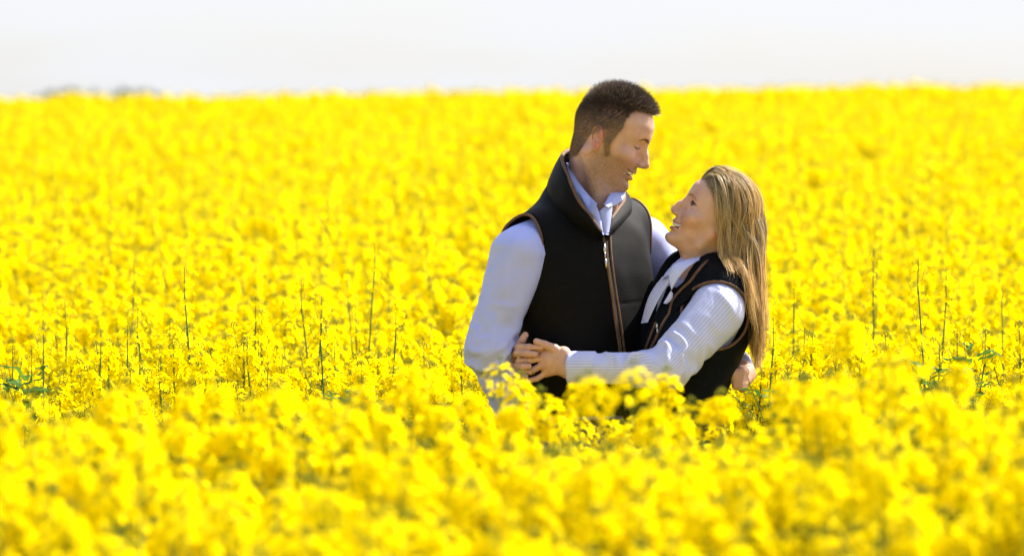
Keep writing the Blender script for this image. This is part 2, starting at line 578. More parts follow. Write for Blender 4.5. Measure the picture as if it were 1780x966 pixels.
def head_tone(L, N, male, line=None, grin=0.0):
    """skin tone per vertex from local head coordinates (L); marks of the skin itself: lips, stubble, brows"""
    x, y, z = L[:, 0], L[:, 1], L[:, 2]
    ay = np.abs(y)
    base = np.array([.61, .355, .265] if male else [.62, .365, .265])
    c = np.tile(base, (len(L), 1)).astype(np.float32)
    def mixin(m, col):
        nonlocal c
        m = np.clip(m, 0, 1)[:, None]
        c = c * (1 - m) + np.array(col, np.float32) * m
    n1 = vnoise(L, 120, 1) * .5 + vnoise(L, 300, 2) * .5
    c *= (1 + .10 * vnoise(L, 45, 5) + .08 * n1)[:, None]
    c[:, 1:] *= (1 + .07 * vnoise(L, 70, 15))[:, None]
    redc = np.exp(-(((x - .06) / .022) ** 2 + ((ay - .042) / .020) ** 2 + ((z + .038) / .018) ** 2))
    mixin(.50 * redc, [.62, .25, .19])
    nosem = np.exp(-(((x - .102) / .014) ** 2 + (y / .014) ** 2 + ((z + .040) / .013) ** 2))
    mixin(.40 * nosem, [.62, .26, .20])
    q = L.copy(); q[:, 1] = ay
    earm = sstep(.074, .082, ay) * sstep(.03, .0, x) * sstep(-.05, -.04, z) * sstep(.03, .02, z)
    mixin(.75 * earm, [.60, .17, .11])
    up_ = chain(q, [(.0840, 0, -.0640 + .0015 * grin), (.0800, .012, -.0640 + .002 * grin), (.0670 - .005 * grin, .0285 + .004 * grin, -.0605 + .004 * grin)], [.0046, .0042, .0014])
    lo_ = chain(q, [(.0810, 0, -.0800 - .003 * grin), (.0770, .011, -.0785 - .002 * grin), (.0670 - .005 * grin, .0270 + .004 * grin, -.0645 + .003 * grin)], [.0058, .0052, .0014])
    lip = sstep(.0012, -.0006, np.minimum(up_, lo_))
    mixin(lip * (.45 if male else .7), [.40, .13, .12] if male else [.42, .12, .13])
    inside = chain(q, [(.074, 0, -.0720), (.070, .012, -.0715), (.058, .0262, -.0640)], [.0085, .008, .004])
    mixin(sstep(.001, -.001, inside), [.09, .025, .02])
    # brows
    qp = q.copy(); qp[:, 0] = 0
    front = sstep(.03, .045, x)
    bd = chain(qp, [(0, .0095, .0140), (0, .020, .0180), (0, .032, .0188), (0, .046, .0125)], [.0020, .0026, .0022, .0008] if male else [.0014, .0017, .0015, .0006])
    bd = np.where(front > .5, bd, 1.0)
    bdm = sstep(.0022, -.0012, bd + .0012 * vnoise(L, 900, 4))
    mixin(bdm * (.9 if male else .75), [.030, .018, .012] if male else [.10, .055, .03])
    # lash line
    if male:
        ll = np.where(front > .5, chain(qp, spline([(0, .0185, -.0045), (0, .0250, -.0072), (0, .0330, -.0080), (0, .0460, -.0050)], 9), [.0005, .0008, .0010, .0012, .0013, .0013, .0012, .0010, .0006]), 1.0)
        mixin(sstep(.0012, -.0004, ll) * .92, [.02, .012, .01])
    else:
        for k_, pts in enumerate(([(0, .0190, .000), (0, .0250, .0048), (0, .0340, .0056), (0, .0485, .0022)], [(0, .0215, -.002), (0, .0280, -.0040), (0, .0360, -.0040), (0, .0465, .0008)])):
            ll = np.where(front > .5, chain(qp, spline(pts, 7), [[.0008, .0013, .0019, .0023, .0024, .0021, .0012], [.0003, .0005, .0007, .0008, .0008, .0008, .0006]][k_]), 1.0)
            mixin(sstep(.0011, -.0004, ll) * .9, [.03, .015, .01])
    if line is not None:                              # scalp tinted hair brown where the roots grow
        jr = np.random.default_rng(6)
        m = sum(in_poly(x + jx, z + jz, line).astype(float) for jx, jz in jr.normal(size=(14, 2)) * .0035) / 14
        m = m * (1 - sstep(.0765, .080, ay) * sstep(.012, .0, z) * sstep(-.034, -.028, x))
        mixin(m * (.66 if male else .9), [.11, .068, .045] if male else [.24, .155, .085])
    if male:
        # stubble over jaw, chin and upper lip
        zone = sstep(-.030, -.050, z) * sstep(-.035, -.005, x) * (1 - sstep(.0, .012, z))
        cheek = np.exp(-(((x - .065) / .020) ** 2 + ((ay - .034) / .016) ** 2 + ((z + .045) / .014) ** 2))
        st = zone * (1 - cheek) * (1 - lip)
        sp = sstep(-.35, .65, vnoise(L, 1100, 7) + .6 * vnoise(L, 600, 8))
        mixin(st * (.36 + .42 * sp), [.19, .11, .075])
    return c

def in_poly(x, y, poly):
    ins = np.zeros(len(x), bool)
    n = len(poly)
    for i in range(n):
        x0, y0 = poly[i]; x1, y1 = poly[(i + 1) % n]
        c = ((y0 > y) != (y1 > y)) & (x < (x1 - x0) * (y - y0) / (y1 - y0 + 1e-12) + x0)
        ins ^= c
    return ins

# ================================================================== THE COUPLE
def nv(v): return np.array(tuple(v), np.float32)

def rotz(p, a, o):
    """world points into a body frame turned by a about the upright line through o"""
    c, s = math.cos(a), math.sin(a)
    x, y = p[:, 0] - o[0], p[:, 1] - o[1]
    return np.stack([x * c + y * s, -x * s + y * c, p[:, 2]], 1)

def to_world(q, a, o):
    c, s = math.cos(a), math.sin(a)
    return np.array([q[0] * c - q[1] * s + o[0], q[0] * s + q[1] * c + o[1], q[2]])

def arm_frame(p, a, b):
    """distance along and angle around the limb a-b"""
    a = np.asarray(a, np.float32); b = np.asarray(b, np.float32)
    ax = b - a; L = np.linalg.norm(ax); ax = ax / L
    t = (p - a) @ ax
    ref = np.cross(ax, [0, 1, 0]); ref = ref / np.linalg.norm(ref); r2 = np.cross(ax, ref)
    d = p - a - t[:, None] * ax
    return t, np.arctan2(d @ r2, d @ ref), np.sqrt((d * d).sum(1)), L

def folds(p, a, b, amp, where, seed, pitch=.035):
    """soft cross folds of a sleeve, strongest near 'where' (0..1 along the limb)"""
    t, ang, r, L = arm_frame(p, a, b)
    u = t / L
    w_ = np.exp(-((u - where) / .30) ** 2)
    q = np.stack([t / pitch + .55 * np.sin(ang + seed), np.cos(ang) * 1.1, np.sin(ang) * 1.1], 1).astype(np.float32)
    n_ = vnoise(q, 1.0, seed)
    return amp * (1 - 2 * np.abs(n_)) * (.25 + w_)

def hole_axes(axis):
    axis = np.asarray(axis, float) / np.linalg.norm(axis)
    a = np.cross(axis, [0, 0, 1]); a /= np.linalg.norm(a)
    return axis, a, np.cross(axis, a)

def hole(p, o, axis, ra, rb, back=.02):
    """inside of an oval tube running outwards from o"""
    ax, a, b = hole_axes(axis)
    d = p - np.asarray(o, np.float32)
    u, v, t = d @ a, d @ b, d @ ax
    k = np.sqrt((u / ra) ** 2 + (v / rb) ** 2)
    return np.maximum((k - 1) * min(ra, rb), -t - back).astype(np.float32)

def ring(f, o, axis, ra, rb, n=72, t0=-.12, t1=.16):
    """closed curve where the surface f = 0 meets that tube"""
    ax, a, b = hole_axes(axis)
    th = np.arange(n) / n * 2 * np.pi
    base = np.asarray(o, float) + ra * np.cos(th)[:, None] * a + rb * np.sin(th)[:, None] * b
    lo = np.full(n, t0); hi = np.full(n, t1)
    for _ in range(26):
        mid = (lo + hi) / 2
        v = f((base + mid[:, None] * ax).astype(np.float32))
        lo = np.where(v < 0, mid, lo); hi = np.where(v < 0, hi, mid)
    return base + lo[:, None] * ax

# ---------------------------------------------------------------- man: frame of the trunk
AM = R(41); TM = (.150, .085)
def man_trunk(p, g=0.0):
    q = rotz(p, AM, TM)
    d = ell(q, (0, -.004, 1.350), (.172 + g, .118 + g, .20 + g))
    d = smin(d, ell(q, (0, -.008, 1.17), (.131 + g, .106 + g, .20 + g)), .06)
    d = smin(d, ell(q, (0, 0, .98), (.166 + g, .120 + g, .15 + g)), .05)
    d = smin(d, cone(q, (-.135, .012, 1.452), (.135, .012, 1.492), .055 + g, .055 + g), .06)
    d = smin(d, cone(q, (0, .030, 1.44), (0, .012, 1.540), .088 + g, .062 + g), .05)
    return d

mSR, mER, mHR = nv(P(902, 444, -.040)), nv(P(849, 610, -.065)), nv(P(908, 742, .000))
mSL, mEL, mHL = nv(P(1118, 425, .215)), nv(P(1208, 585, .285)), nv(P(1283, 640, .120))
def man_arms(p, g=0.0, fold=False):
    r1 = cone(p, mSR, mER, .056 + g, .038 + g); r2 = cone(p, mER, mHR, .042 + g, .036 + g)
    l1 = cone(p, mSL, mEL, .058 + g, .046 + g); l2 = cone(p, mEL, mHL, .044 + g, .030 + g)
    if fold:
        lw = .0065 * vnoise(np.stack([p[:, 0] * 30, p[:, 1] * 30, p[:, 2] * 7], 1), 1, 17)
        r1 = r1 - lw - folds(p, mSR, mER, .0095, 1.0, 1, .026); r2 = r2 - folds(p, mER, mHR, .0095, .1, 2, .022)
        l1 = l1 - folds(p, mSL, mEL, .0045, .6, 3); l2 = l2 - folds(p, mEL, mHL, .004, .3, 4)
    return np.minimum(smin(r1, r2, .02), smin(l1, l2, .02))

# ---------------------------------------------------------------- man: body (skin)
MH_S = .925
MH_M = frame((math.sin(R(80)) * math.cos(R(20)), -math.cos(R(80)) * math.cos(R(20)), -math.sin(R(20))), (.25, -.02, 1))
MH_O = nv(P(1063, 236, .065))
def loc(p, O, M, s): return ((p - O) @ M) / s

def man_side(px, py):
    dx, dy = px - 1063, py - 236
    return ((dx * .94 + dy * .342) / 731, (dx * .342 - dy * .94) / 731)
SCALP = {}
MAN_LINE = [man_side(*q) for q in [(1160, 196), (1141, 203), (1124, 196), (1108, 193), (1098, 207), (1092, 224), (1078, 241), (1070, 252), (1068, 271), (1059, 273), (1058, 249), (1045, 232), (1031, 237), (1019, 258), (1008, 270), (960, 280), (900, 100), (1160, 60)]]
def man_head(p):
    L = loc(p, MH_O, MH_M, MH_S)
    d = head_sdf(L, True, 0.0, .62, 1.0, .55) * MH_S
    nb = nv(P(1025, 352, .115))
    ntop = MH_O + MH_M @ V3(-.032, 0, -.045) * MH_S
    nfr = MH_O + MH_M @ V3(-.005, 0, -.060) * MH_S
    n_ = cone(p, nb, ntop, .060, .047)
    n_ = smin(n_, cone(p, nv(P(1040, 385, .055)), nfr, .042, .038), .03)
    # neck muscles: from behind the near ear to the collar bone
    for s_ in (-1, 1):
        e = MH_O + MH_M @ V3(-.030, s_ * .052, -.055) * MH_S
        n_ = smin(n_, cone(p, e, nv(P(1048, 392, .035)), .017, .011), .016)
    # Adam's apple
    n_ = smin(n_, ell(p, nv(P(1062, 352, .045)), (.012, .012, .016)), .012)
    d = smin(d, n_, .018)
    return smin(d, cone(p, nv(P(960, 400, .0)), nv(P(1085, 385, .2)), .03), .05)

def zh(x, y, d): return nv(P(1220 + x / 8.05, 590 + y / 8.05, d))
def man_left_hand(p):
    wr = mHL
    d = cone(p, wr, zh(575, 470, .075), .026, .024)
    d = smin(d, cone(p, zh(575, 470, .075), zh(560, 560, .050), .024, .020), .02)
    rows = [(430, 440, .0095), (505, 520, .0098), (585, 590, .0095), (655, 645, .0085)]
    for i, (a, b, r) in enumerate(rows):
        f = chain(p, [zh(590 - 8 * i, a + 20, .055), zh(600 - 14 * i, a + 20, .015), zh(545 - 10 * i, b + 8, -.015), zh(470 - 2 * i, b + 12, -.018)], [r + .002, r + .0005, r, r - .0015], .003)
        d = smin(d, f, .005)
    th = chain(p, [zh(540, 440, .05), zh(490, 440, .00), zh(430, 480, -.018), zh(400, 520, -.016)], [.014, .012, .0112, .0095], .004)
    return smin(d, th, .006)

def build_man():
    root = empty('person', (TM[0], TM[1], 0.0))
    tag(root, 'tall dark-haired man in black gilet over pale shirt, smiling down at the woman', 'person', 'couple embracing in the flowering field')
    inv = Matrix.Translation(-root.location)
    def put(name, me, mat, par=root):
        me.transform(inv)
        return link(name, me, mat, par)
    # skin: fine head, neck and hand, coarser limbs below the clothes, one mesh
    V1, F1 = surf(man_head, (.02, -.09, 1.44), (.36, .26, 1.83), .0015)
    V1 = relax(V1, F1, 2)
    keep = V1[:, 2] > 1.445
    L = loc(V1, MH_O, MH_M, MH_S)
    tone1 = head_tone(L, None, True, MAN_LINE, .55)
    SCALP['man'] = L[:len(V1)]
    # reddish neck, stubble fades down the throat
    V2, F2 = surf(man_left_hand, (.42, -.06, 1.10), (.56, .16, 1.26), .0014)
    V2 = relax(V2, F2, 2)
    def limbs(p):
        return np.minimum(np.minimum(man_trunk(p, -.03), man_arms(p, -.014)),
                          np.minimum(cone(p, to_world((-.09, 0, .93), AM, TM), to_world((-.10, 0, .08), AM, TM), .075, .045),
                                     cone(p, to_world((.09, 0, .93), AM, TM), to_world((.10, 0, .08), AM, TM), .075, .045)))
    V3_, F3 = surf(limbs, (-.25, -.25, .02), (.62, .45, 1.56), .009)
    tone = np.concatenate([tone1, np.tile([[.60, .33, .24]], (len(V2), 1)), np.tile([[.50, .27, .18]], (len(V3_), 1))])
    V, F = join_np([(V1, F1), (V2, F2), (V3_, F3)])
    me = mesh_np('body', V, F)
    add_color(me, 'tone', tone)
    body = put('body', me, M_skin)
    # teeth
    def teeth(p):
        L = loc(p, MH_O, MH_M, MH_S)
        q = L.copy(); q[:, 1] = np.abs(q[:, 1])
        d = chain(q, [(.0775, 0, -.0690), (.0735, .012, -.0690), (.0640, .0230, -.0665)], [.0042, .0042, .0035])
        gap = np.abs(((L[:, 1] / .0075) % 1.0) - .5) * .0075
        return smax(d * MH_S, .0005 - gap, .0004) if False else d * MH_S
    me, _ = sdf_mesh('teeth', teeth, MH_O - .12, MH_O + .12, .0012)
    put('teeth', me, M_teeth)

    # shirt: sleeves and trunk
    def shirt(p):
        t_ = man_trunk(p, -.010)
        t_ = smax(t_, plane(p, (0, 0, 1.53), (0, 0, 1)), .02)
        a_ = man_arms(p, .005, True)
        d = smin(t_, a_, .03)
        # the neck opening down to the first button
        d = smax(d, -cone(p, nv(P(1040, 352, .05)), nv(P(1052, 366, -.03)), .048, .016), .006)
        return smax(d, 1.062 - p[:, 2], .004)
    V, F = surf(shirt, (-.20, -.26, 1.04), (.58, .46, 1.60), .0035)
    V = relax(V, F, 2)
    # open cuff end by the hand: nothing beyond the wrist
    me = mesh_np('shirt', V, F)
    t, ang, r, L_ = arm_frame(V, mSR, mER)
    add_float(me, 'warp', ang * .055)
    put('shirt', me, M_plain_m)

    # gilet
    A_o = to_world((-.12, .004, 1.432), AM, TM); A_ax = to_world((-1, -.10, -.02), AM, (0, 0))
    B_o = to_world((.12, .006, 1.470), AM, TM); B_ax = to_world((1, -.05, .0), AM, (0, 0))
    def gout(p):
        d = man_trunk(p, .010)
        q = rotz(p, AM, TM)
        # drape: shallow vertical waves, fuller towards the hem
        far_ = sstep(.0, .12, q[:, 0])
        d = d - (.0035 + .004 * far_) * vnoise(np.stack([p[:, 0] * 18, p[:, 1] * 18, p[:, 2] * 4.0], 1), 1, 21) - .0022 * vnoise(p, 22, 22)
        # yoke seam
        zs = 1.318 + .06 * q[:, 0]
        d = d + .0013 * np.exp(-((q[:, 2] - zs) / .0030) ** 2)
        return d
    def gil(p):
        d = gout(p)
        d = smax(d, -hole(p, A_o, A_ax, .060, .082), .005)
        d = smax(d, -hole(p, B_o, B_ax, .060, .078), .005)
        d = smax(d, 1.072 - p[:, 2], .012)
        d = smax(d, -cone(p, nv(P(1030, 330, .075)), nv(P(1046, 395, -.035)), .062, .020), .008)
        return d
    V, F = surf(gil, (-.10, -.12, 1.04), (.42, .34, 1.60), .0032)
    V = relax(V, F, 2)
    gme = mesh_np('gilet', V, F)
    bvh = BVHTree.FromPolygons([Vector(v) for v in V.tolist()], [tuple(f) for f in F.tolist()])
    gilet = put('gilet', gme, M_fleece_m)
    def cast(pts, lift=.001, n=60):
        out = []
        for px, py in spline([(a, b, 0) for a, b in pts], n)[:, :2]:
            d = (P(px, py, 0) - CAM).normalized()
            h = bvh.ray_cast(CAM, d)
            if h[0] is not None and h[0].y < .2: out.append(h[0] - d * lift)
        return out
    def piping(name, pts, r, par=gilet, close=False, mat=M_suede):
        V, F = tube_np(pts, r, 8, close)
        me = mesh_np(name, V, F)
        me.transform(inv)
        o = link(name, me, mat, par)
        return o
    r1 = ring(gout, A_o, A_ax, .0612, .0832)
    piping('armhole_binding', r1, .0033, close=True)
    r2 = ring(gout, B_o, B_ax, .0612, .0792)
    piping('armhole_binding', r2, .0033, close=True)
    piping('front_binding', cast([(1049, 410), (1053, 440), (1062, 500), (1070, 560), (1076, 600), (1081, 640), (1086, 700), (1087, 712)]), .0030)
    piping('front_binding', cast([(1060, 400), (1062, 440), (1068, 490), (1077, 550), (1084, 600), (1089, 640), (1094, 700), (1095, 712)]), .0030)
    zp = cast([(1054, 420), (1058, 460), (1066, 510), (1074, 570), (1080, 620), (1088, 700)], .0015, 190)
    parts = []
    for i in range(0, len(zp) - 1):
        c = np.array(zp[i]); s_ = .0014 * (1 if i % 2 else -1)
        parts.append(tube_np([c + (s_ - .0014, 0, 0), c + (s_ + .0014, 0, 0)], .0007, 4))
    V, F = join_np(parts); me = mesh_np('zip_teeth', V, F, False); me.transform(inv); link('zip_teeth', me, M_metal, gilet)
    # zip slider and puller
    s0 = np.array(cast([(1050, 425), (1052, 440)], .006, 3)[1])
    parts = [tube_np([s0 + (0, 0, .010), s0 + (0, -.001, -.003), s0 + (0, -.001, -.006)], [.0024, .0040, .0030], 6),
             tube_np([s0 + (.0, -.003, -.004), s0 + (.0012, -.004, -.016), s0 + (.0015, -.004, -.020)], [.0014, .0014, .0020], 6),
             tube_np([s0 + (.0016, -.005, -.021), s0 + (.002, -.005, -.023), s0 + (.004, -.006, -.040), s0 + (.0042, -.006, -.042)], [.0010, .0032, .0032, .0010], 4)]
    V, F = join_np(parts); me = mesh_np('zip_puller', V, F); me.transform(inv); link('zip_puller', me, M_metal, gilet)

    # stand collar of the gilet: band between a base line and a top line (front near edge - back - front far edge)
    top = [P(1046, 404, -.062), P(1024, 374, -.060), P(1003, 345, -.048), P(988, 312, -.020), P(975, 282, .040), P(977, 267, .120), P(1000, 262, .190), P(1040, 285, .215), P(1078, 318, .170), P(1088, 345, .100), P(1076, 366, .040), P(1062, 384, -.012), P(1054, 402, -.040)]
    bot = [P(1048, 412, -.050), P(1018, 400, -.045), P(988, 382, -.030), P(962, 368, .010), P(948, 352, .070), P(950, 345, .140), P(975, 335, .215), P(1040, 335, .245), P(1092, 352, .200), P(1098, 368, .120), P(1088, 384, .060), P(1072, 398, .015), P(1056, 412, -.025)]
    nT, nS = 70, 12
    T = spline(top, nT); Bt = spline(bot, nT)
    cen = (T.mean(0) + Bt.mean(0)) / 2
    V = []; th = .0085
    for side in (0, 1):
        for j in range(nS):
            v = j / (nS - 1)
            row = Bt * (1 - v) + T * v
            out = row - cen; out[:, 2] = 0; out /= np.linalg.norm(out, axis=1)[:, None]
            row = row + out * (.008 * math.sin(v * math.pi)) + out * (.0018 * vnoise(row.astype(np.float32), 30, 9))[:, None]
            V.append(row - out * th * side)
    V = np.array(V)                                     # (2*nS, nT, 3)
    idx = np.arange(2 * nS * nT).reshape(2 * nS, nT)
    loopi = list(range(nS)) + list(range(2 * nS - 1, nS - 1, -1))
    F = []
    for a in range(len(loopi)):
        r0, r1_ = idx[loopi[a]], idx[loopi[(a + 1) % len(loopi)]]
        F += [np.stack([r0[:-1], r0[1:], r1_[1:], r1_[:-1]], 1)]
    F = np.concatenate(F)
    cme = mesh_np('collar', V.reshape(-1, 3), F); cme.transform(inv)
    collar = link('collar', cme, M_fleece_m, gilet)
    tp = T.copy(); o_ = tp - cen; o_[:, 2] = 0; o_ /= np.linalg.norm(o_, axis=1)[:, None]
    piping('collar_binding', tp - o_ * th * .5, .0044)

    # shirt collar: band and two points
    def wing(name, outer, inner, th=.0022, mat=None):
        O_ = spline(outer, 24); I_ = spline(inner, 24)
        V = []
        for s_ in (0, 1):
            for j in range(6):
                v = j / 5
                row = O_ * (1 - v) + I_ * v
                row[:, 1] -= .004 * math.sin(v * math.pi) + th * s_ * -1
                V.append(row)
        V = np.array(V); idx = np.arange(V.shape[0] * 24).reshape(-1, 24)
        li = list(range(6)) + list(range(11, 5, -1)); F = []
        for a in range(12):
            r0, r1_ = idx[li[a]], idx[li[(a + 1) % 12]]
            F.append(np.stack([r0[:-1], r0[1:], r1_[1:], r1_[:-1]], 1))
        c0 = np.array([[idx[li[k], e], idx[li[k + 1], e], idx[li[11 - k - 1], e], idx[li[11 - k], e]] for e in (0, 23) for k in range(5)])
        me = mesh_np(name, V.reshape(-1, 3), [np.concatenate(F), c0]); me.transform(inv)
        add_float(me, 'warp', np.tile(np.linspace(0, .04, 24), 12))
        return link(name, me, mat or M_collar_m, root)
    wing('shirt_collar', [P(984, 283, .105), P(990, 306, .045), P(1004, 340, -.005), P(1018, 372, -.040), P(1034, 372, -.060)],
         [P(996, 284, .110), P(1000, 305, .055), P(1012, 325, .015), P(1028, 344, -.020), P(1038, 354, -.048)])
    wing('shirt_collar', [P(1088, 325, .085), P(1084, 345, .035), P(1072, 356, .000), P(1058, 360, -.030)],
         [P(1072, 322, .090), P(1066, 330, .048), P(1058, 340, .015), P(1050, 356, -.025)])
    wing('shirt_front', [P(1004, 332, -.010), P(1020, 362, -.034), P(1046, 408, -.046)], [P(1026, 344, -.014), P(1041, 368, -.034), P(1050, 408, -.046)], mat=M_collar_m)
    wing('shirt_front', [P(1041, 368, -.032), P(1046, 388, -.038), P(1050, 408, -.044)], [P(1066, 346, -.008), P(1063, 376, -.024), P(1058, 408, -.038)], mat=M_collar_m)

    # cuff at the hand on her back
    V, F = tube_np([tuple(mHL + V3(-.004, .02, .012)), tuple(mHL + V3(.0, -.010, -.006))], [.0345, .0335], 20)
    me = mesh_np('cuff', V, F); add_float(me, 'warp', np.zeros(len(V))); me.transform(inv); link('cuff', me, M_plainshirt, root)

    # belt and trousers
    V, F = [], []
    def trousers(p):
        q = rotz(p, AM, TM)
        d = ell(q, (0, 0, .97), (.166, .120, .15))
        for s_ in (-1, 1):
            lg = cone(q, (s_ * .088, .0, .90), (s_ * .105, -.01, .48), .092, .068)
            lg = smin(lg, cone(q, (s_ * .105, -.01, .48), (s_ * .110, .01, .10), .066, .058), .03)
            d = smin(d, lg, .03)
        d = d - .003 * vnoise(np.stack([p[:, 0] * 12, p[:, 1] * 12, p[:, 2] * 22], 1), 1, 31)
        d = smax(d, p[:, 2] - 1.06, .004)
        return smax(d, .07 - p[:, 2], .004)
    me, _ = sdf_mesh('trousers', trousers, (-.15, -.15, .05), (.45, .33, 1.08), .007)
    put('trousers', me, M_denim)
    def belt(p):
        q = rotz(p, AM, TM)
        d = ell(q, (0, 0, .97), (.175, .129, .16))
        return smax(smax(d, np.abs(p[:, 2] - 1.040) - .019, .003), -ell(q, (0, 0, .97), (.166, .120, .15)), .002)
    me, _ = sdf_mesh('belt', belt, (-.15, -.15, .99), (.45, .33, 1.08), .004)
    put('belt', me, M_leather)
    for s_ in (-1, 1):
        def boot(p):
            q = rotz(p, AM, TM)
            d = cone(q, (s_ * .11, .01, .22), (s_ * .11, .02, .06), .062, .048)
            return smax(smin(d, ell(q, (s_ * .115, -.07, .045), (.048, .115, .048)), .03), .0 - q[:, 2], .004)
        c_ = to_world((s_ * .11, -.03, 0), AM, TM)
        me, _ = sdf_mesh('boot', boot, c_ + (-.2, -.2, -.02), c_ + (.2, .2, .3), .007)
        put('boot', me, M_boot)
    return root, put, inv, bvh

# ---------------------------------------------------------------- woman
AW = R(-70); TW = (.412, .055)
def w_shift(z):
    return np.interp(z, [0, .90, 1.05, 1.16, 1.26, 1.6], [.085, .085, .068, .032, .0, .0])
def woman_trunk(p, g=0.0):
    q = rotz(p, AW, TW)
    q = q.copy(); q[:, 1] += w_shift(p[:, 2])
    a = q.copy(); a[:, 0] = np.abs(a[:, 0])
    d = ell(q, (0, .004, 1.275), (.148 + g, .104 + g, .165 + g))
    d = smin(d, ell(a, (.062, -.078, 1.245), (.060 + g, .052 + g, .060 + g)), .03)
    d = smin(d, ell(q, (0, .0, 1.12), (.126 + g, .088 + g, .17 + g)), .05)
    d = smin(d, ell(q, (0, .01, .95), (.165 + g, .118 + g, .14 + g)), .06)
    d = smin(d, cone(q, (-.118, .012, 1.348), (.118, .012, 1.340), .046 + g), .05)
    d = smin(d, cone(q, (0, .020, 1.34), (0, -.005, 1.405), .070 + g, .046 + g), .045)
    return d

wSL, wEL, wWL = nv(P(1247, 541, -.085)), nv(P(1160, 640, -.165)), nv(P(992, 640, -.118))
wSR, wER, wWR = nv(P(1175, 520, .20)), nv(P(1000, 640, .285)), nv(P(868, 632, .020))
def woman_arms(p, g=0.0, fold=False):
    a1 = cone(p, wSL, wEL, .057 + g, .042 + g); a2 = cone(p, wEL, wWL, .037 + g, .0280 + g)
    b1 = cone(p, wSR, wER, .052 + g, .042 + g); b2 = cone(p, wER, wWR, .040 + g, .027 + g)
    if fold:
        a1 = a1 - folds(p, wSL, wEL, .0065, .9, 11, .028); a2 = a2 - folds(p, wEL, wWL, .0060, .3, 12, .026)
        b1 = b1 - folds(p, wSR, wER, .004, .8, 13); b2 = b2 - folds(p, wER, wWR, .004, .3, 14)
    return np.minimum(smin(a1, a2, .018), smin(b1, b2, .018))

WH_S = .855
_wp, _wy = R(33), R(-80)
WH_M = frame((math.sin(_wy) * math.cos(_wp), -math.cos(_wy) * math.cos(_wp), math.sin(_wp)), (.55, -.03, 1))
WH_O = nv(P(1241, 379, .035))
def woman_head(p):
    L = loc(p, WH_O, WH_M, WH_S)
    d = head_sdf(L, False, .0044, .9, .93, .75) * WH_S
    nb = nv(P(1232, 500, .065))
    ntop = WH_O + WH_M @ V3(-.040, 0, -.045) * WH_S
    nfr = WH_O + WH_M @ V3(-.004, 0, -.064) * WH_S
    n_ = cone(p, nb, ntop, .052, .044)
    n_ = smin(n_, cone(p, nv(P(1200, 490, .045)), nfr, .034, .034), .03)
    d = smin(d, n_, .020)
    return smin(d, cone(p, nv(P(1175, 520, .15)), nv(P(1260, 520, -.03)), .028), .05)

def wl(px, py):
    o = PX(WH_O); F_ = WH_M[:, 0]; U_ = WH_M[:, 2]
    dx, dz = (px - o[0]) / 790, -(py - o[1]) / 790
    v = np.linalg.solve(np.array([[F_[0], U_[0]], [F_[2], U_[2]]]), [dx, dz]) / WH_S
    return (v[0], v[1])
WOM_LINE = [wl(*q) for q in [(1190, 285), (1213, 306), (1222, 312), (1230, 330), (1236, 352), (1240, 370), (1240, 392), (1246, 404), (1262, 410), (1275, 440), (1290, 470), (1400, 480), (1420, 200), (1200, 200)]]
def z3(x, y, d): return nv(P(860 + x / 5.365, 550 + y / 5.365, d))
def hand_left_w(p):
    wr = wWL
    d = None
    kn = [z3(480, 318, -.108), z3(455, 378, -.114), z3(455, 448, -.114), z3(480, 525, -.108)]
    for i, k in enumerate(kn):
        m_ = z3(640, [345, 385, 430, 475][i], -.118)
        e = smin(cone(p, wr, m_, .020, .0135), cone(p, m_, k, .0135, .0092), .01)
        d = e if d is None else smin(d, e, .012)
    d = smin(d, cone(p, z3(620, 400, -.112), z3(500, 430, -.106), .017, .014), .012)
    for i, k in enumerate(kn):
        d = smin(d, ell(p, k, (.0088, .0078, .0078)), .004)
    F = [([kn[0], z3(350, 322, -.103), z3(245, 328, -.085), z3(215, 345, -.060)], [.0090, .0080, .0076, .0068]),
         ([kn[1], z3(330, 408, -.112), z3(230, 412, -.100), z3(202, 425, -.070)], [.0090, .0082, .0078, .0070]),
         ([kn[2], z3(335, 510, -.110), z3(238, 524, -.100), z3(212, 534, -.072)], [.0086, .0078, .0074, .0066]),
         ([kn[3], z3(395, 578, -.106), z3(320, 597, -.106), z3(262, 602, -.106)], [.0078, .0068, .0064, .0056]),
         ([z3(650, 395, -.118), z3(555, 300, -.122), z3(462, 258, -.124), z3(388, 232, -.124)], [.0150, .0112, .0088, .0076])]
    for pts, rs in F:
        d = smin(d, chain(p, pts, [q_ * .92 for q_ in rs], .003), .0030)
    return d
def hand_right_w(p):
    wr = wWR
    kn = [z3(185, 288, -.060), z3(178, 350, -.066), z3(182, 450, -.066), z3(195, 520, -.062)]
    d = None
    for i, k in enumerate(kn):
        e = cone(p, wr, k, .020, .0100)
        d = e if d is None else smin(d, e, .010)
    F = [([kn[0], z3(225, 284, -.095), z3(320, 284, -.118), z3(432, 290, -.124)], [.0095, .0084, .0076, .0066]),
         ([kn[1], z3(215, 340, -.100), z3(300, 346, -.124), z3(378, 353, -.128)], [.0095, .0086, .0082, .0074]),
         ([kn[2], z3(218, 458, -.100), z3(270, 466, -.122), z3(318, 464, -.126)], [.0092, .0080, .0076, .0068]),
         ([kn[3], z3(232, 545, -.098), z3(262, 556, -.116), z3(290, 562, -.120)], [.0080, .0070, .0066, .0058]),
         ([z3(170, 300, -.045), z3(215, 262, -.070), z3(255, 220, -.078), z3(285, 172, -.078)], [.0130, .0100, .0088, .0078])]
    for pts, rs in F:
        d = smin(d, chain(p, pts, [q_ * .92 for q_ in rs], .003), .0030)
    return d

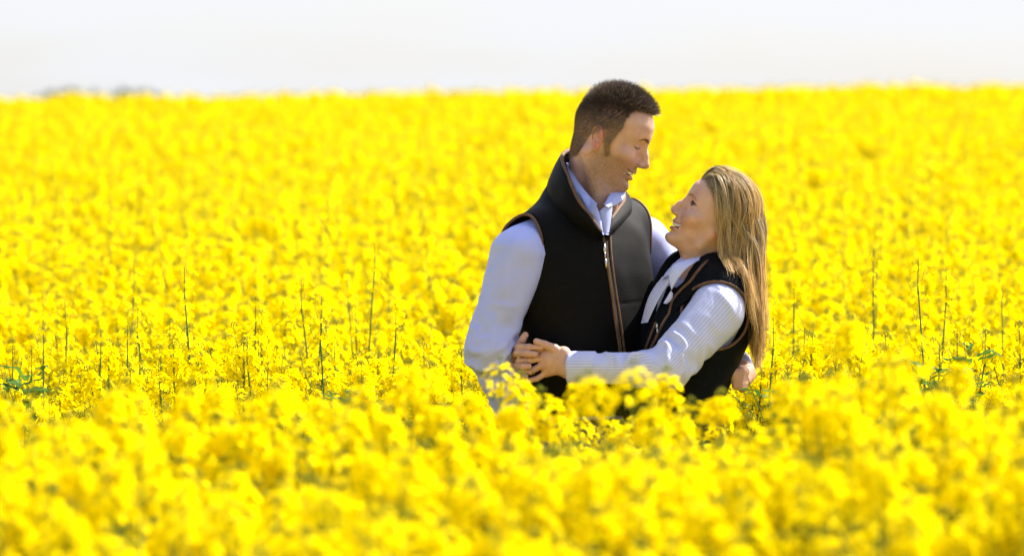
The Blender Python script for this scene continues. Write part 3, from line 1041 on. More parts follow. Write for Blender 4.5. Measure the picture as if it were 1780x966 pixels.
def build_woman():
    root = empty('person', (TW[0], TW[1], 0.0))
    tag(root, 'blonde long-haired woman in dark gilet over striped shirt, looking up and smiling', 'person', 'couple embracing in the flowering field')
    inv = Matrix.Translation(-root.location)
    def put(name, me, mat, par=root):
        me.transform(inv)
        return link(name, me, mat, par)
    V1, F1 = surf(woman_head, (.28, -.10, 1.33), (.60, .20, 1.66), .0014)
    V1 = relax(V1, F1, 2)
    tone1 = head_tone(loc(V1, WH_O, WH_M, WH_S), None, False, WOM_LINE, .75)
    SCALP['woman'] = loc(V1, WH_O, WH_M, WH_S)
    V2, F2 = surf(hand_left_w, (-.02, -.16, 1.13), (.20, -.05, 1.27), .0011)
    V2 = relax(V2, F2, 1)
    V4, F4 = surf(hand_right_w, (-.09, -.16, 1.13), (.07, .08, 1.29), .0011)
    V4 = relax(V4, F4, 1)
    def htone(V, tips):
        c = np.tile([[.60, .345, .245]], (len(V), 1)).astype(np.float32)
        c *= (1 + .08 * vnoise(V, 90, 41) + .05 * vnoise(V, 260, 42))[:, None]
        for t_, col in tips:
            d = np.linalg.norm(V - t_, axis=1)
            m = np.clip(1 - d / .011, 0, 1)[:, None] * .45
            c = c * (1 - m) + np.array(col) * m
        return c
    t2 = htone(V2, [(z3(455, 378, -.12), (.52, .20, .14)), (z3(455, 448, -.12), (.52, .20, .14)), (z3(480, 525, -.115), (.52, .2, .14)), (z3(480, 318, -.115), (.52, .2, .14)), (z3(392, 228, -.131), (.62, .38, .32))])
    t4 = htone(V4, [(z3(425, 289, -.13), (.60, .33, .27)), (z3(372, 352, -.134), (.62, .33, .27)), (z3(315, 463, -.133), (.62, .30, .24)), (z3(285, 178, -.086), (.60, .34, .28))])
    def limbs(p):
        return np.minimum(np.minimum(woman_trunk(p, -.03), woman_arms(p, -.014)),
                          np.minimum(cone(p, to_world((-.085, -.08, .90), AW, TW), to_world((-.09, -.02, .08), AW, TW), .075, .04),
                                     cone(p, to_world((.085, -.08, .90), AW, TW), to_world((.09, -.02, .08), AW, TW), .075, .04)))
    V3_, F3 = surf(limbs, (-.12, -.26, .02), (.66, .42, 1.44), .009)
    V, F = join_np([(V1, F1), (V2, F2), (V4, F4), (V3_, F3)])
    me = mesh_np('body', V, F)
    add_color(me, 'tone', np.concatenate([tone1, t2, t4, np.tile([[.50, .27, .18]], (len(V3_), 1))]))
    put('body', me, M_skin)
    # eyes
    for s_ in (-1, 1):
        c = WH_O + WH_M @ V3(.0598, .0318 * s_, -.0005) * WH_S
        g = (WH_M @ V3(1, -.10 * s_ + .22, .12)); g /= np.linalg.norm(g)
        bpy_v, F = [], []
        n1, n2 = 18, 28
        a = np.cross(g, [0, 0, 1]); a /= np.linalg.norm(a); b = np.cross(g, a)
        rad = .0128 * WH_S
        for i in range(n1 + 1):
            th = math.pi * i / n1
            for j in range(n2):
                ph = 2 * math.pi * j / n2
                bpy_v.append(c + rad * (g * math.cos(th) + math.sin(th) * (a * math.cos(ph) + b * math.sin(ph))))
        for i in range(n1):
            for j in range(n2):
                F.append((i * n2 + j, i * n2 + (j + 1) % n2, (i + 1) * n2 + (j + 1) % n2, (i + 1) * n2 + j))
        me = mesh_np('eye', np.array(bpy_v), np.array(F))
        th = np.repeat(np.pi * np.arange(n1 + 1) / n1, n2)
        col = np.where((th < .24)[:, None], [[.006, .005, .005]], np.where((th < .62)[:, None], [[.06, .035, .02]], [[.62, .58, .54]]))
        add_color(me, 'tone', col)
        put('eye', me, M_eye)
    def teeth(p):
        L = loc(p, WH_O, WH_M, WH_S)
        q = L.copy(); q[:, 1] = np.abs(q[:, 1])
        d = chain(q, [(.0785, 0, -.0685), (.0752, .012, -.0682), (.0625, .0268, -.0632)], [.0050, .0050, .0038]) * WH_S
        gap = np.abs((np.arctan2(L[:, 1], L[:, 0] - .045) / .24) % 1.0 - .5) * .010
        return d + .0010 * np.exp(-((gap - .005) / .0009) ** 2)
    me, _ = sdf_mesh('teeth', teeth, WH_O - .12, WH_O + .12, .0010)
    put('teeth', me, M_teeth)
    # wedding ring
    a, b = z3(335, 510, -.110), z3(455, 448, -.114)
    ax = (b - a) / np.linalg.norm(b - a)
    c = a + ax * .004
    e1 = np.cross(ax, [0, 0, 1]); e1 /= np.linalg.norm(e1); e2 = np.cross(ax, e1)
    th = np.arange(28) / 28 * 2 * np.pi
    pts = c + .0088 * (np.cos(th)[:, None] * e1 + np.sin(th)[:, None] * e2)
    V, F = tube_np(pts, .0011, 8, True)
    Vs, Fs = tube_np([c + V3(0, -.0088, .0), c + V3(0, -.0112, .0)], [.0022, .0014], 8)
    V, F = join_np([(V, F), (Vs, Fs)])
    me = mesh_np('ring', V, F); put('ring', me, M_metal)

    # shirt
    def shirt(p):
        t_ = woman_trunk(p, -.010)
        t_ = smax(t_, plane(p, (0, 0, 1.415), (0, 0, 1)), .02)
        d = smin(t_, woman_arms(p, .003, True), .025)
        d = smax(d, -cone(p, nv(P(1205, 455, .02)), nv(P(1172, 470, -.02)), .040, .026), .006)
        # sleeves end at the wrists
        ax = (wWL - wEL) / np.linalg.norm(wWL - wEL)
        d = smax(d, plane(p, wWL, ax), .002)
        ax2 = (wWR - wER) / np.linalg.norm(wWR - wER)
        m = smax(cone(p, wER, wWR + ax2 * .05, .06), plane(p, wWR, ax2), .002)
        far = smax(cone(p, wWR, wWR + ax2 * .05, .05), -plane(p, wWR, ax2), .002)
        d = smax(d, -far, .002)
        return smax(d, 1.03 - p[:, 2], .004)
    V, F = surf(shirt, (-.12, -.27, .94), (.64, .40, 1.46), .0030)
    V = relax(V, F, 2)
    t1, g1, r1, L1 = arm_frame(V, wSL, wEL); t2_, g2, r2, L2 = arm_frame(V, wEL, wWL)
    d1 = cone(V, wSL, wEL, .056, .046); d2 = cone(V, wEL, wWL, .043, .029)
    wq = sstep(-.012, .012, d1 - d2)
    warp = g1 * .054
    warp2 = g2 * .040
    trunk = woman_trunk(V, 0) < np.minimum(d1, d2) - .0
    q = rotz(V, AW, TW)
    val = np.where(wq > .5, warp2, warp)
    val = np.where(trunk & (np.minimum(d1, d2) > .01), q[:, 0], val)
    me = mesh_np('shirt', V, F)
    add_float(me, 'warp', val)
    put('shirt', me, M_shirt_w)
    # buttoned cuff
    ax = (wWL - wEL) / np.linalg.norm(wWL - wEL)
    pts = [wWL - ax * .058, wWL - ax * .054, wWL - ax * .03, wWL - ax * .002, wWL + ax * .004, wWL + ax * .004, wWL - ax * .01]
    V, F = tube_np(pts, [.0300, .0375, .0372, .0368, .0360, .0330, .0325], 40)
    V = V + .0012 * vnoise(V.astype(np.float32), 60, 5)[:, None] * 1.0
    me = mesh_np('cuff', V, F[0]); t_, g_, r_, L_ = arm_frame(V.astype(np.float32), wEL, wWL); add_float(me, 'warp', g_ * .040)
    put('cuff', me, M_shirt_w)

    # gilet
    A_o = nv(P(1245, 548, -.09)); A_ax = np.array([.10, -.97, -.05])
    B_o = wSR; B_ax = np.array([-.30, .94, .0])
    def gout(p):
        d = woman_trunk(p, .009)
        # skirt of the gilet falls from the waist
        q = rotz(p, AW, TW); q = q.copy(); q[:, 1] += w_shift(p[:, 2])
        d = d - .0035 * vnoise(np.stack([p[:, 0] * 15, p[:, 1] * 15, p[:, 2] * 4], 1), 1, 51) - .002 * vnoise(p, 24, 52)
        return d
    def gil(p):
        d = gout(p)
        d = smax(d, -hole(p, A_o, A_ax, .0735, .0735, .03), .005)
        d = smax(d, -hole(p, B_o, B_ax, .070, .070, .03), .005)
        d = smax(d, 1.02 - p[:, 2], .012)
        # open front: a wedge from the throat down to the zip
        q = rotz(p, AW, TW)
        wdg = smax(np.abs(q[:, 0] + .002) - np.interp(p[:, 2], [1.20, 1.27, 1.40, 1.5], [-.004, .020, .052, .07]), q[:, 1] + .02, .004)
        d = smax(d, -wdg, .004)
        d = smax(d, -cone(p, nv(P(1212, 440, .03)), nv(P(1180, 478, -.02)), .055, .030), .006)
        return d
    V, F = surf(gil, (.20, -.16, 1.0), (.62, .28, 1.47), .0030)
    V = relax(V, F, 2)
    bvh = BVHTree.FromPolygons([Vector(v) for v in V.tolist()], [tuple(f) for f in F.tolist()])
    gilet = put('gilet', mesh_np('gilet', V, F), M_fleece_w)
    def cast(pts, lift=.001, n=60):
        out = []
        for px, py in spline([(a, b, 0) for a, b in pts], n)[:, :2]:
            d = (P(px, py, 0) - CAM).normalized()
            h = bvh.ray_cast(CAM, d)
            if h[0] is not None and h[0].y < .2: out.append(h[0] - d * lift)
        return out
    def piping(name, pts, r, close=False):
        V, F = tube_np(pts, r, 8, close)
        me = mesh_np(name, V, F); me.transform(inv)
        return link(name, me, M_suede, gilet)
    piping('armhole_binding', ring(gout, A_o, A_ax, .0745, .0745), .0031, True)
    piping('armhole_binding', ring(gout, B_o, B_ax, .071, .071), .0031, True)
    # lapel of the open gilet: runs from behind the neck down the front edge
    edge = [P(1248, 446, .000), P(1228, 455, -.045), P(1212, 472, -.066), P(1200, 488, -.070), P(1185, 502, -.066), P(1170, 520, -.062), P(1164, 540, -.066)]
    base = [P(1262, 470, .000), P(1248, 474, -.050), P(1232, 488, -.070), P(1218, 502, -.076), P(1203, 515, -.076), P(1186, 530, -.074), P(1172, 548, -.074)]
    nT = 40
    T = spline(edge, nT); Bt = spline(base, nT)
    rows = []
    for s_ in (0, 1):
        for j in range(8):
            v = j / 7
            row = Bt * (1 - v) + T * v
            row = row + np.array([0, -1, 0]) * (.006 * math.sin(v * math.pi)) + np.array([0, 1, 0]) * .007 * s_
            rows.append(row)
    Vv = np.array(rows); idx = np.arange(16 * nT).reshape(16, nT); li = list(range(8)) + list(range(15, 7, -1)); F = []
    for a in range(16):
        r0, r1_ = idx[li[a]], idx[li[(a + 1) % 16]]
        F.append(np.stack([r0[:-1], r0[1:], r1_[1:], r1_[:-1]], 1))
    me = mesh_np('collar', Vv.reshape(-1, 3), np.concatenate(F)); me.transform(inv); link('collar', me, M_fleece_w, gilet)
    lower = cast([(1163, 545), (1152, 562), (1140, 588), (1128, 612), (1118, 636), (1110, 665)])
    piping('front_binding', list(T + np.array([0, -.002, 0])) + [Vector(tuple(v)) for v in lower], .0034)
    lower2 = cast([(1140, 560), (1134, 575), (1126, 596), (1117, 620), (1110, 640)])
    if len(lower2) > 4: piping('front_binding', lower2, .0030)
    s0 = P(1142, 567, -.085)
    V, F = join_np([tube_np([nv(s0) + V3(0, 0, .006), nv(s0) + V3(0, 0, -.004)], [.002, .004], 6), tube_np([nv(s0) + V3(0, -.002, -.004), nv(s0) + V3(.002, -.003, -.016)], [.0018, .0026], 6)])
    me = mesh_np('zip_puller', V, F); me.transform(inv); link('zip_puller', me, M_metal, gilet)

    # shirt collar points
    def wing(name, outer, inner, th=.0022, mat=M_shirt_w):
        O_ = spline(outer, 24); I_ = spline(inner, 24); V = []
        for s_ in (0, 1):
            for j in range(6):
                v = j / 5
                row = O_ * (1 - v) + I_ * v
                row[:, 1] -= .003 * math.sin(v * math.pi) + th * s_ * -1
                V.append(row)
        V = np.array(V); idx = np.arange(V.shape[0] * 24).reshape(-1, 24)
        li = list(range(6)) + list(range(11, 5, -1)); F = []
        for a in range(12):
            r0, r1_ = idx[li[a]], idx[li[(a + 1) % 12]]
            F.append(np.stack([r0[:-1], r0[1:], r1_[1:], r1_[:-1]], 1))
        c0 = np.array([[idx[li[k], e], idx[li[k + 1], e], idx[li[11 - k - 1], e], idx[li[11 - k], e]] for e in (0, 23) for k in range(5)])
        me = mesh_np(name, V.reshape(-1, 3), [np.concatenate(F), c0]); me.transform(inv)
        add_float(me, 'warp', np.repeat(np.tile(np.linspace(0, .032, 6), 2), 24))
        return link(name, me, mat, root)
    wing('shirt_collar', [P(1222, 449, -.025), P(1205, 458, -.062), P(1190, 470, -.080), P(1176, 488, -.088), P(1167, 505, -.086)],
         [P(1216, 446, -.020), P(1198, 450, -.045), P(1182, 455, -.062), P(1170, 462, -.072), P(1162, 476, -.076)])
    wing('shirt_collar', [P(1190, 444, .04), P(1178, 452, .01), P(1160, 470, -.030), P(1150, 486, -.045)],
         [P(1196, 452, .02), P(1184, 458, -.01), P(1172, 468, -.040), P(1158, 480, -.055)])
    # far side of the open shirt front, in the gap between the two gilets
    wing('shirt_front', [P(1152, 480, -.030), P(1135, 502, -.030), P(1124, 525, -.030), P(1114, 562, -.020)],
         [P(1166, 486, -.060), P(1152, 508, -.060), P(1140, 530, -.060), P(1126, 560, -.050)])
    wing('shirt_front', [P(1166, 505, -.078), P(1160, 515, -.078), P(1153, 527, -.078)],
         [P(1170, 510, -.076), P(1168, 520, -.076), P(1160, 528, -.076)])

    # jeans and boots
    def jeans(p):
        q = rotz(p, AW, TW)
        d = ell(q, (0, -.078, .94), (.160, .116, .15))
        for s_ in (-1, 1):
            lg = cone(q, (s_ * .080, -.075, .88), (s_ * .09, -.06, .47), .088, .060)
            lg = smin(lg, cone(q, (s_ * .09, -.06, .47), (s_ * .09, -.02, .10), .058, .042), .03)
            d = smin(d, lg, .03)
        d = d - .002 * vnoise(p, 24, 61)
        d = smax(d, p[:, 2] - 1.05, .004)
        return smax(d, .07 - p[:, 2], .004)
    me, _ = sdf_mesh('jeans', jeans, (.18, -.15, .05), (.66, .32, 1.07), .007)
    put('jeans', me, M_denim)
    for s_ in (-1, 1):
        def boot(p):
            q = rotz(p, AW, TW)
            d = cone(q, (s_ * .09, -.02, .30), (s_ * .09, -.01, .06), .056, .042)
            return smax(smin(d, ell(q, (s_ * .095, -.09, .040), (.042, .105, .042)), .03), .0 - q[:, 2], .004)
        c_ = to_world((s_ * .09, -.05, 0), AW, TW)
        me, _ = sdf_mesh('boot', boot, c_ + (-.2, -.2, -.02), c_ + (.2, .2, .38), .007)
        put('boot', me, M_boot)
    return root, put, inv

M_eye, n_, b_ = new_mat('eye')
_a = n_.nodes.new('ShaderNodeVertexColor'); _a.layer_name = 'tone'
n_.links.new(_a.outputs['Color'], b_.inputs['Base Color']); b_.inputs['Roughness'].default_value = .08

# ================================================================== HAIR
def strands_mesh(name, Pth, rad, col, nside=3):
    """Pth (n, m, 3) strand points, rad (n, m) radii, col (n, m, 3)"""
    n, m = Pth.shape[:2]
    T = np.gradient(Pth, axis=1); T /= np.linalg.norm(T, axis=2, keepdims=True) + 1e-9
    up = np.array([.31, .92, .21])
    N = np.cross(T, up); N /= np.linalg.norm(N, axis=2, keepdims=True) + 1e-9
    Bn = np.cross(T, N)
    V = np.stack([Pth + rad[..., None] * (math.cos(a) * N + math.sin(a) * Bn) for a in [2 * math.pi * k / nside for k in range(nside)]], 2)
    V = V.reshape(-1, 3)
    idx = np.arange(n * m * nside).reshape(n, m, nside)
    F = []
    for k in range(nside):
        k2 = (k + 1) % nside
        F.append(np.stack([idx[:, :-1, k], idx[:, :-1, k2], idx[:, 1:, k2], idx[:, 1:, k]], -1).reshape(-1, 4))
    me = mesh_np(name, V, np.concatenate(F))
    add_color(me, 'tone', np.repeat(col.reshape(-1, 3), nside, 0))
    return me

def hair_mat(name, rough=.38, spec=.5, trans=.0):
    m, n, b = new_mat(name)
    a = n.nodes.new('ShaderNodeVertexColor'); a.layer_name = 'tone'
    n.links.new(a.outputs['Color'], b.inputs['Base Color'])
    b.inputs['Roughness'].default_value = rough
    b.inputs['Specular IOR Level'].default_value = spec
    if trans:
        t = n.nodes.new('ShaderNodeBsdfTranslucent'); n.links.new(a.outputs['Color'], t.inputs['Color'])
        x = n.nodes.new('ShaderNodeMixShader'); x.inputs[0].default_value = trans
        o = n.nodes['Material Output']
        n.links.new(b.outputs[0], x.inputs[1]); n.links.new(t.outputs[0], x.inputs[2]); n.links.new(x.outputs[0], o.inputs['Surface'])
    return m
M_hair_m = hair_mat('dark_hair', .42, .6)
M_hair_w = hair_mat('blonde_hair', .46, .35, .50)

def project(p, f, target, it=4):
    """move points onto the level set f = target"""
    e = 1e-3
    for _ in range(it):
        v = f(p.astype(np.float32))
        g = np.stack([f((p + np.eye(3)[k] * e).astype(np.float32)) - f((p - np.eye(3)[k] * e).astype(np.float32)) for k in range(3)], 1) / (2 * e)
        g /= np.maximum(np.linalg.norm(g, axis=1, keepdims=True), 1e-6)
        p = p - g * (v - target)[:, None]
    return p, g

def sample_scalp(n, who, side_poly, seed, f):
    """hair roots on the skin mesh of the head, kept where hair grows"""
    r = np.random.default_rng(seed)
    p = SCALP[who].astype(float)
    p = p[(np.abs(p[:, 1]) < .11) & in_poly(p[:, 0], p[:, 2], side_poly)]
    p = p[r.integers(0, len(p), n)] + r.normal(size=(n, 3)) * .0006
    p[:, :1] += r.normal(size=(n, 1)) * .0018
    p, g = project(p, f, 0.0, 2)
    return p, g

def build_hair(man, mput, wom, wput):
    # ---- man: short, clipped at the sides, spiky on top
    p, g = sample_scalp(30000, 'man', MAN_LINE, 1, lambda q: man_head((MH_O + (q.astype(float) @ MH_M.T.astype(float)) * MH_S).astype(np.float32)) / MH_S)
    far = ~((np.abs(p[:, 1]) > .070) & (p[:, 2] < .012) & (p[:, 2] > -.05) & (p[:, 0] > -.034) & (p[:, 0] < .0))
    p, g = p[far], g[far]
    n = len(p); r = np.random.default_rng(4)
    top = sstep(.050, .088, p[:, 2]) * sstep(-.13, -.02, p[:, 0] + .6 * (p[:, 2] - .07))
    ln = .0055 + .006 * sstep(.0, .06, p[:, 2]) + top * .0100
    ln = ln * r.uniform(.65, 1.35, n)
    lock = r.integers(0, 260, n)
    lv = r.normal(size=(260, 3)) * .42
    d0 = g + r.normal(size=(n, 3)) * .16
    sweep = np.stack([.22 + .33 * sstep(0, .08, p[:, 0]), np.zeros(n), .15 + .30 * sstep(.02, .08, p[:, 0])], 1) * top[:, None]
    low = (1 - top)[:, None] * np.array([-.25, 0, -.62])
    m_ = 6
    t = np.linspace(0, 1, m_)
    d1 = d0 * (.9 - .5 * (1 - top))[:, None] + sweep + low + lv[lock] * top[:, None]
    d1 /= np.linalg.norm(d1, axis=1)[:, None]
    d2 = d1 + sweep * .5 + lv[(lock * 7) % 260] * .6 * top[:, None]; d2 /= np.linalg.norm(d2, axis=1)[:, None]
    path = p[:, None, :] - g[:, None, :] * .001 + ln[:, None, None] * (t[None, :, None] * d1[:, None] * .6 + t[None, :, None] ** 2 * d2[:, None] * .4)
    W = MH_O + (path @ MH_M.T.astype(float)) * MH_S
    rad = (.00030 + .00022 * top)[:, None] * (1 - .75 * t)[None]
    base = np.array([.095, .066, .048]) * (1 - 0) + 0
    side = np.array([.21, .145, .092])
    c = base * top[:, None] + (side * (1 - sstep(.0, .07, p[:, 2]))[:, None] + base * sstep(.0, .07, p[:, 2])[:, None]) * (1 - top[:, None])
    c = c * (r.uniform(.6, 1.5, n) * (.6 + 1.3 * r.random(260)[lock] ** 2))[:, None]
    col = np.repeat(c[:, None], m_, 1)
    me1 = (W, rad, col)
    # tufts standing up on the crown and brow
    tp_ = np.where(top > .75)[0]; k_ = tp_[r.integers(0, len(tp_), 620)]
    d3 = g[k_] * .9 + r.normal(size=(620, 3)) * .38 + np.array([.30, 0, .35]); d3 /= np.linalg.norm(d3, axis=1)[:, None]
    bend = r.normal(size=(620, 3)) * .35
    L3 = r.uniform(.013, .024, 620)
    path = p[k_][:, None] + L3[:, None, None] * (t[None, :, None] * d3[:, None] + (t ** 2)[None, :, None] * bend[:, None] * .5)
    W2 = MH_O + (path @ MH_M.T.astype(float)) * MH_S
    rad2 = np.full((620, 1), .00110) * (1 - .85 * t ** 1.5)[None]
    c2 = np.array([.20, .15, .12]) * r.uniform(.5, 2.0, 620)[:, None]  # sunlit glints on the top hair painted in as a paler tuft colour
    me = strands_mesh('hair', np.concatenate([W, W2]), np.concatenate([rad, rad2]), np.concatenate([col, np.repeat(c2[:, None], m_, 1)]))
    mput('hair', me, M_hair_m)

    # ---- woman: long and straight, swept back from the brow, falling behind her
    f_world = np.array([0, 0, -1.0])
    LINE = WOM_LINE
    r = np.random.default_rng(8)
    pl, gl = sample_scalp(13000, 'woman', LINE, 9, lambda q: head_sdf(q, False, 0, 1, .93))
    print('woman roots', len(pl))
    def coll(p):
        L = loc(p, WH_O, WH_M, WH_S)
        h_ = np.minimum(ell(L, (-.006, 0, .022), (.0900, .077, .0915)), ell(L, (.014, 0, .046), (.0715, .0675, .0635))) * WH_S
        return np.minimum(h_, woman_trunk(p, .014))
    def run(roots_l, seed, steps=46, h=.0067):
        r = np.random.default_rng(seed)
        n = len(roots_l)
        p = MH = WH_O + (roots_l @ WH_M.T.astype(float)) * WH_S
        side = np.where(roots_l[:, 1] > 0, 1.0, -1.0)        # +1: her left (towards the camera)
        frontness = sstep(-.02, .07, roots_l[:, 0])
        d_l = np.stack([-1.0 + 0 * side, side * .18, .30 * frontness], 1)
        d = d_l @ WH_M.T.astype(float)
        off = .0025 + .0065 * r.random(n) ** 1.3 + .010 * frontness * sstep(.05, .08, roots_l[:, 2])
        a_ = r.random(n)
        xt = .470 + .088 * a_
        yt = -.055 * side + .035 * r.normal(size=n) + .03
        path = [p.copy()]
        lenf = r.uniform(.86, 1.03, n)
        for k in range(steps):
            s = k / steps
            back = np.array([-1.0, 0, 0]) @ WH_M.T.astype(float)
            wgt = math.exp(-k / 7.5)
            dn = d * .62 + np.array([0, 0, -1.0]) * (.16 + .34 * (1 - wgt)) + back * .42 * wgt
            low = sstep(-1.57, -1.44, -p[:, 2])
            x_lo = np.interp(p[:, 2], [1.22, 1.28, 1.33, 1.37, 1.44, 1.52], [.532, .528, .516, .488, .452, .440])
            x_hi = np.interp(p[:, 2], [1.22, 1.28, 1.33, 1.44, 1.52, 1.58], [.544, .550, .551, .545, .540, .532])
            tx = x_lo + (x_hi - x_lo) * a_
            dn[:, 0] += low * np.clip((tx - p[:, 0]) * 12, -.8, .8)
            dn[:, 1] += low * np.clip((yt - p[:, 1]) * 3.5, -.3, .3)
            d = dn / np.linalg.norm(dn, axis=1)[:, None]
            p = p + d * h * lenf[:, None]
            v = coll(p.astype(np.float32))
            e = 1e-3
            g = np.stack([coll((p + np.eye(3)[q] * e).astype(np.float32)) - coll((p - np.eye(3)[q] * e).astype(np.float32)) for q in range(3)], 1) / (2 * e)
            g /= np.maximum(np.linalg.norm(g, axis=1, keepdims=True), 1e-6)
            push = np.maximum(off * min(1, (k + 1) / 4) - v, 0)
            p = p + g * push[:, None]
            lx = ((p - WH_O) @ WH_M[:, 0].astype(float)) / WH_S
            exc = np.maximum(lx - (roots_l[:, 0] + .002 - .0012 * min(k, 12)), 0) * (p[:, 2] > 1.42)
            p = p - exc[:, None] * WH_S * WH_M[:, 0].astype(float)[None]
            path.append(p.copy())
        return np.stack(path, 1)
    # guides, then strands gathered round them in locks
    ng = 900
    gi = r.permutation(len(pl))[:ng]
    G = run(pl[gi], 21)
    # smooth guides
    for _ in range(3):
        G[:, 1:-1] = .25 * G[:, :-2] + .5 * G[:, 1:-1] + .25 * G[:, 2:]
    roots = pl
    gr = pl[gi]
    d2 = ((roots[:, None, :] - gr[None]) ** 2).sum(2)
    near = d2.argmin(1)
    ns = len(roots)
    m_ = G.shape[1]
    t = np.linspace(0, 1, m_)
    rw = WH_O + (roots @ WH_M.T.astype(float)) * WH_S
    off0 = rw - G[near, 0]
    jit = r.normal(size=(ns, 3)) * .0030
    jit2 = r.normal(size=(ns, 3)) * .0050
    Pth = G[near] + off0[:, None] * ((1 - t) ** 1.2 * .8 + .2)[None, :, None] + jit[:, None] * np.sin(t * math.pi)[None, :, None] + jit2[:, None] * (t ** 2)[None, :, None]
    fly = (r.random(ns) < .035)[:, None, None]
    Pth = Pth + fly * r.normal(size=(ns, 1, 3)) * np.array([.012, .012, .006]) * (t ** .8)[None, :, None]
    cut = r.uniform(.88, 1.0, ns)
    # resample to each strand's own length
    tt = t[None] * cut[:, None] * (m_ - 1); i0 = np.clip(tt.astype(int), 0, m_ - 2); fr = (tt - i0)[..., None]
    ar = np.arange(ns)[:, None]
    Pth = Pth[ar, i0] * (1 - fr) + Pth[ar, i0 + 1] * fr
    rad = np.full((ns, 1), .00050) * r.uniform(.7, 1.3, (ns, 1)) * (1.0 - .6 * t[None] ** 3)
    lockc = r.random(ng)
    mixv = np.clip(.65 * lockc[near] + .35 * r.random(ns), 0, 1)[:, None, None]
    dark = np.array([.36, .245, .12]); fair = np.array([.88, .68, .33]); pale = np.array([.96, .84, .58])
    col = dark * (1 - mixv) + fair * mixv
    col = np.where((r.random(ns) < .34)[:, None, None], pale, col)
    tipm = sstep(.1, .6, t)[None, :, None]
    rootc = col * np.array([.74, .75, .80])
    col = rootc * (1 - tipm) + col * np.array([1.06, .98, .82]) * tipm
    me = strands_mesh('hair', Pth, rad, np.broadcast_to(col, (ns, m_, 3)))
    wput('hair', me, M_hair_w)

# ================================================================== GROUND
def zg(x, y):
    D = np.asarray(y, float) + 12.0
    sx = np.array([-400, 0, 12, 18, 39, 47, 60, 90, 140, 9000.0])
    ss = np.array([.0, .018, .020, .0497, .0497, -.02, -.09, -.05, .0, .0])
    # integrate the piecewise linear slope
    cum = np.concatenate([[0], np.cumsum((ss[1:] + ss[:-1]) / 2 * np.diff(sx))])
    i = np.clip(np.searchsorted(sx, D) - 1, 0, len(sx) - 2)
    f = (D - sx[i]) / (sx[i + 1] - sx[i])
    z = cum[i] + (sx[i + 1] - sx[i]) * (ss[i] * f + (ss[i + 1] - ss[i]) * f * f / 2)
    z0 = cum[2]
    tilt = .015 * np.clip(x, -14, 14) * sstep(18, 44, D)
    return z - z0 + tilt

def build_ground():
    ys = np.concatenate([np.linspace(-400, -20, 20), np.arange(-18, 60, .75), np.linspace(62, 130, 40), np.geomspace(140, 4500, 26)])
    xs = np.concatenate([-np.geomspace(4000, 16, 22), np.arange(-15, 15.1, .75), np.geomspace(16, 4000, 22)])
    X, Y = np.meshgrid(xs, ys, indexing='ij')
    Z = zg(X, Y) + .012 * vnoise(np.stack([X.ravel(), Y.ravel(), 0 * X.ravel()], 1).astype(np.float32), 1.3, 2).reshape(X.shape) * (np.abs(Y) < 60)
    V = np.stack([X, Y, Z], -1).reshape(-1, 3)
    idx = np.arange(len(V)).reshape(X.shape)
    F = np.stack([idx[:-1, :-1], idx[1:, :-1], idx[1:, 1:], idx[:-1, 1:]], -1).reshape(-1, 4)
    me = mesh_np('ground', V, F)
    m, n, b = new_mat('field_soil')
    t, bp = noise_bump(n, b, 9, .8, .03, 6)
    r = n.nodes.new('ShaderNodeValToRGB')
    r.color_ramp.elements[0].position = .38; r.color_ramp.elements[0].color = (.045, .07, .018, 1)
    r.color_ramp.elements[1].position = .62; r.color_ramp.elements[1].color = (.13, .095, .055, 1)
    n.links.new(t.outputs['Fac'], r.inputs['Fac']); n.links.new(r.outputs['Color'], b.inputs['Base Color'])
    b.inputs['Roughness'].default_value = .95
    tag(link('ground', me, m), kind='structure')

# ================================================================== RAPESEED
def petal_mat():
    m = bpy.data.materials.new('yellow_petal'); m.use_nodes = True
    n = m.node_tree; b = n.nodes['Principled BSDF']; o = n.nodes['Material Output']
    tcn = n.nodes.new('ShaderNodeTexCoord')
    t = n.nodes.new('ShaderNodeTexNoise'); t.inputs['Scale'].default_value = 95
    oi = n.nodes.new('ShaderNodeObjectInfo')
    r = n.nodes.new('ShaderNodeValToRGB')
    r.color_ramp.elements[0].position = .3; r.color_ramp.elements[0].color = (.91, .71, .001, 1)
    r.color_ramp.elements[1].position = .7; r.color_ramp.elements[1].color = (.97, .82, .002, 1)
    n.links.new(tcn.outputs['Object'], t.inputs['Vector']); n.links.new(t.outputs['Fac'], r.inputs['Fac'])
    n.links.new(r.outputs['Color'], b.inputs['Base Color'])
    b.inputs['Roughness'].default_value = .9
    b.inputs['Specular IOR Level'].default_value = .0
    tr = n.nodes.new('ShaderNodeBsdfTranslucent')
    n.links.new(r.outputs['Color'], tr.inputs['Color'])
    mx_ = n.nodes.new('ShaderNodeMixShader'); mx_.inputs[0].default_value = .50
    n.links.new(b.outputs[0], mx_.inputs[1]); n.links.new(tr.outputs[0], mx_.inputs[2]); n.links.new(mx_.outputs[0], o.inputs['Surface'])
    return m
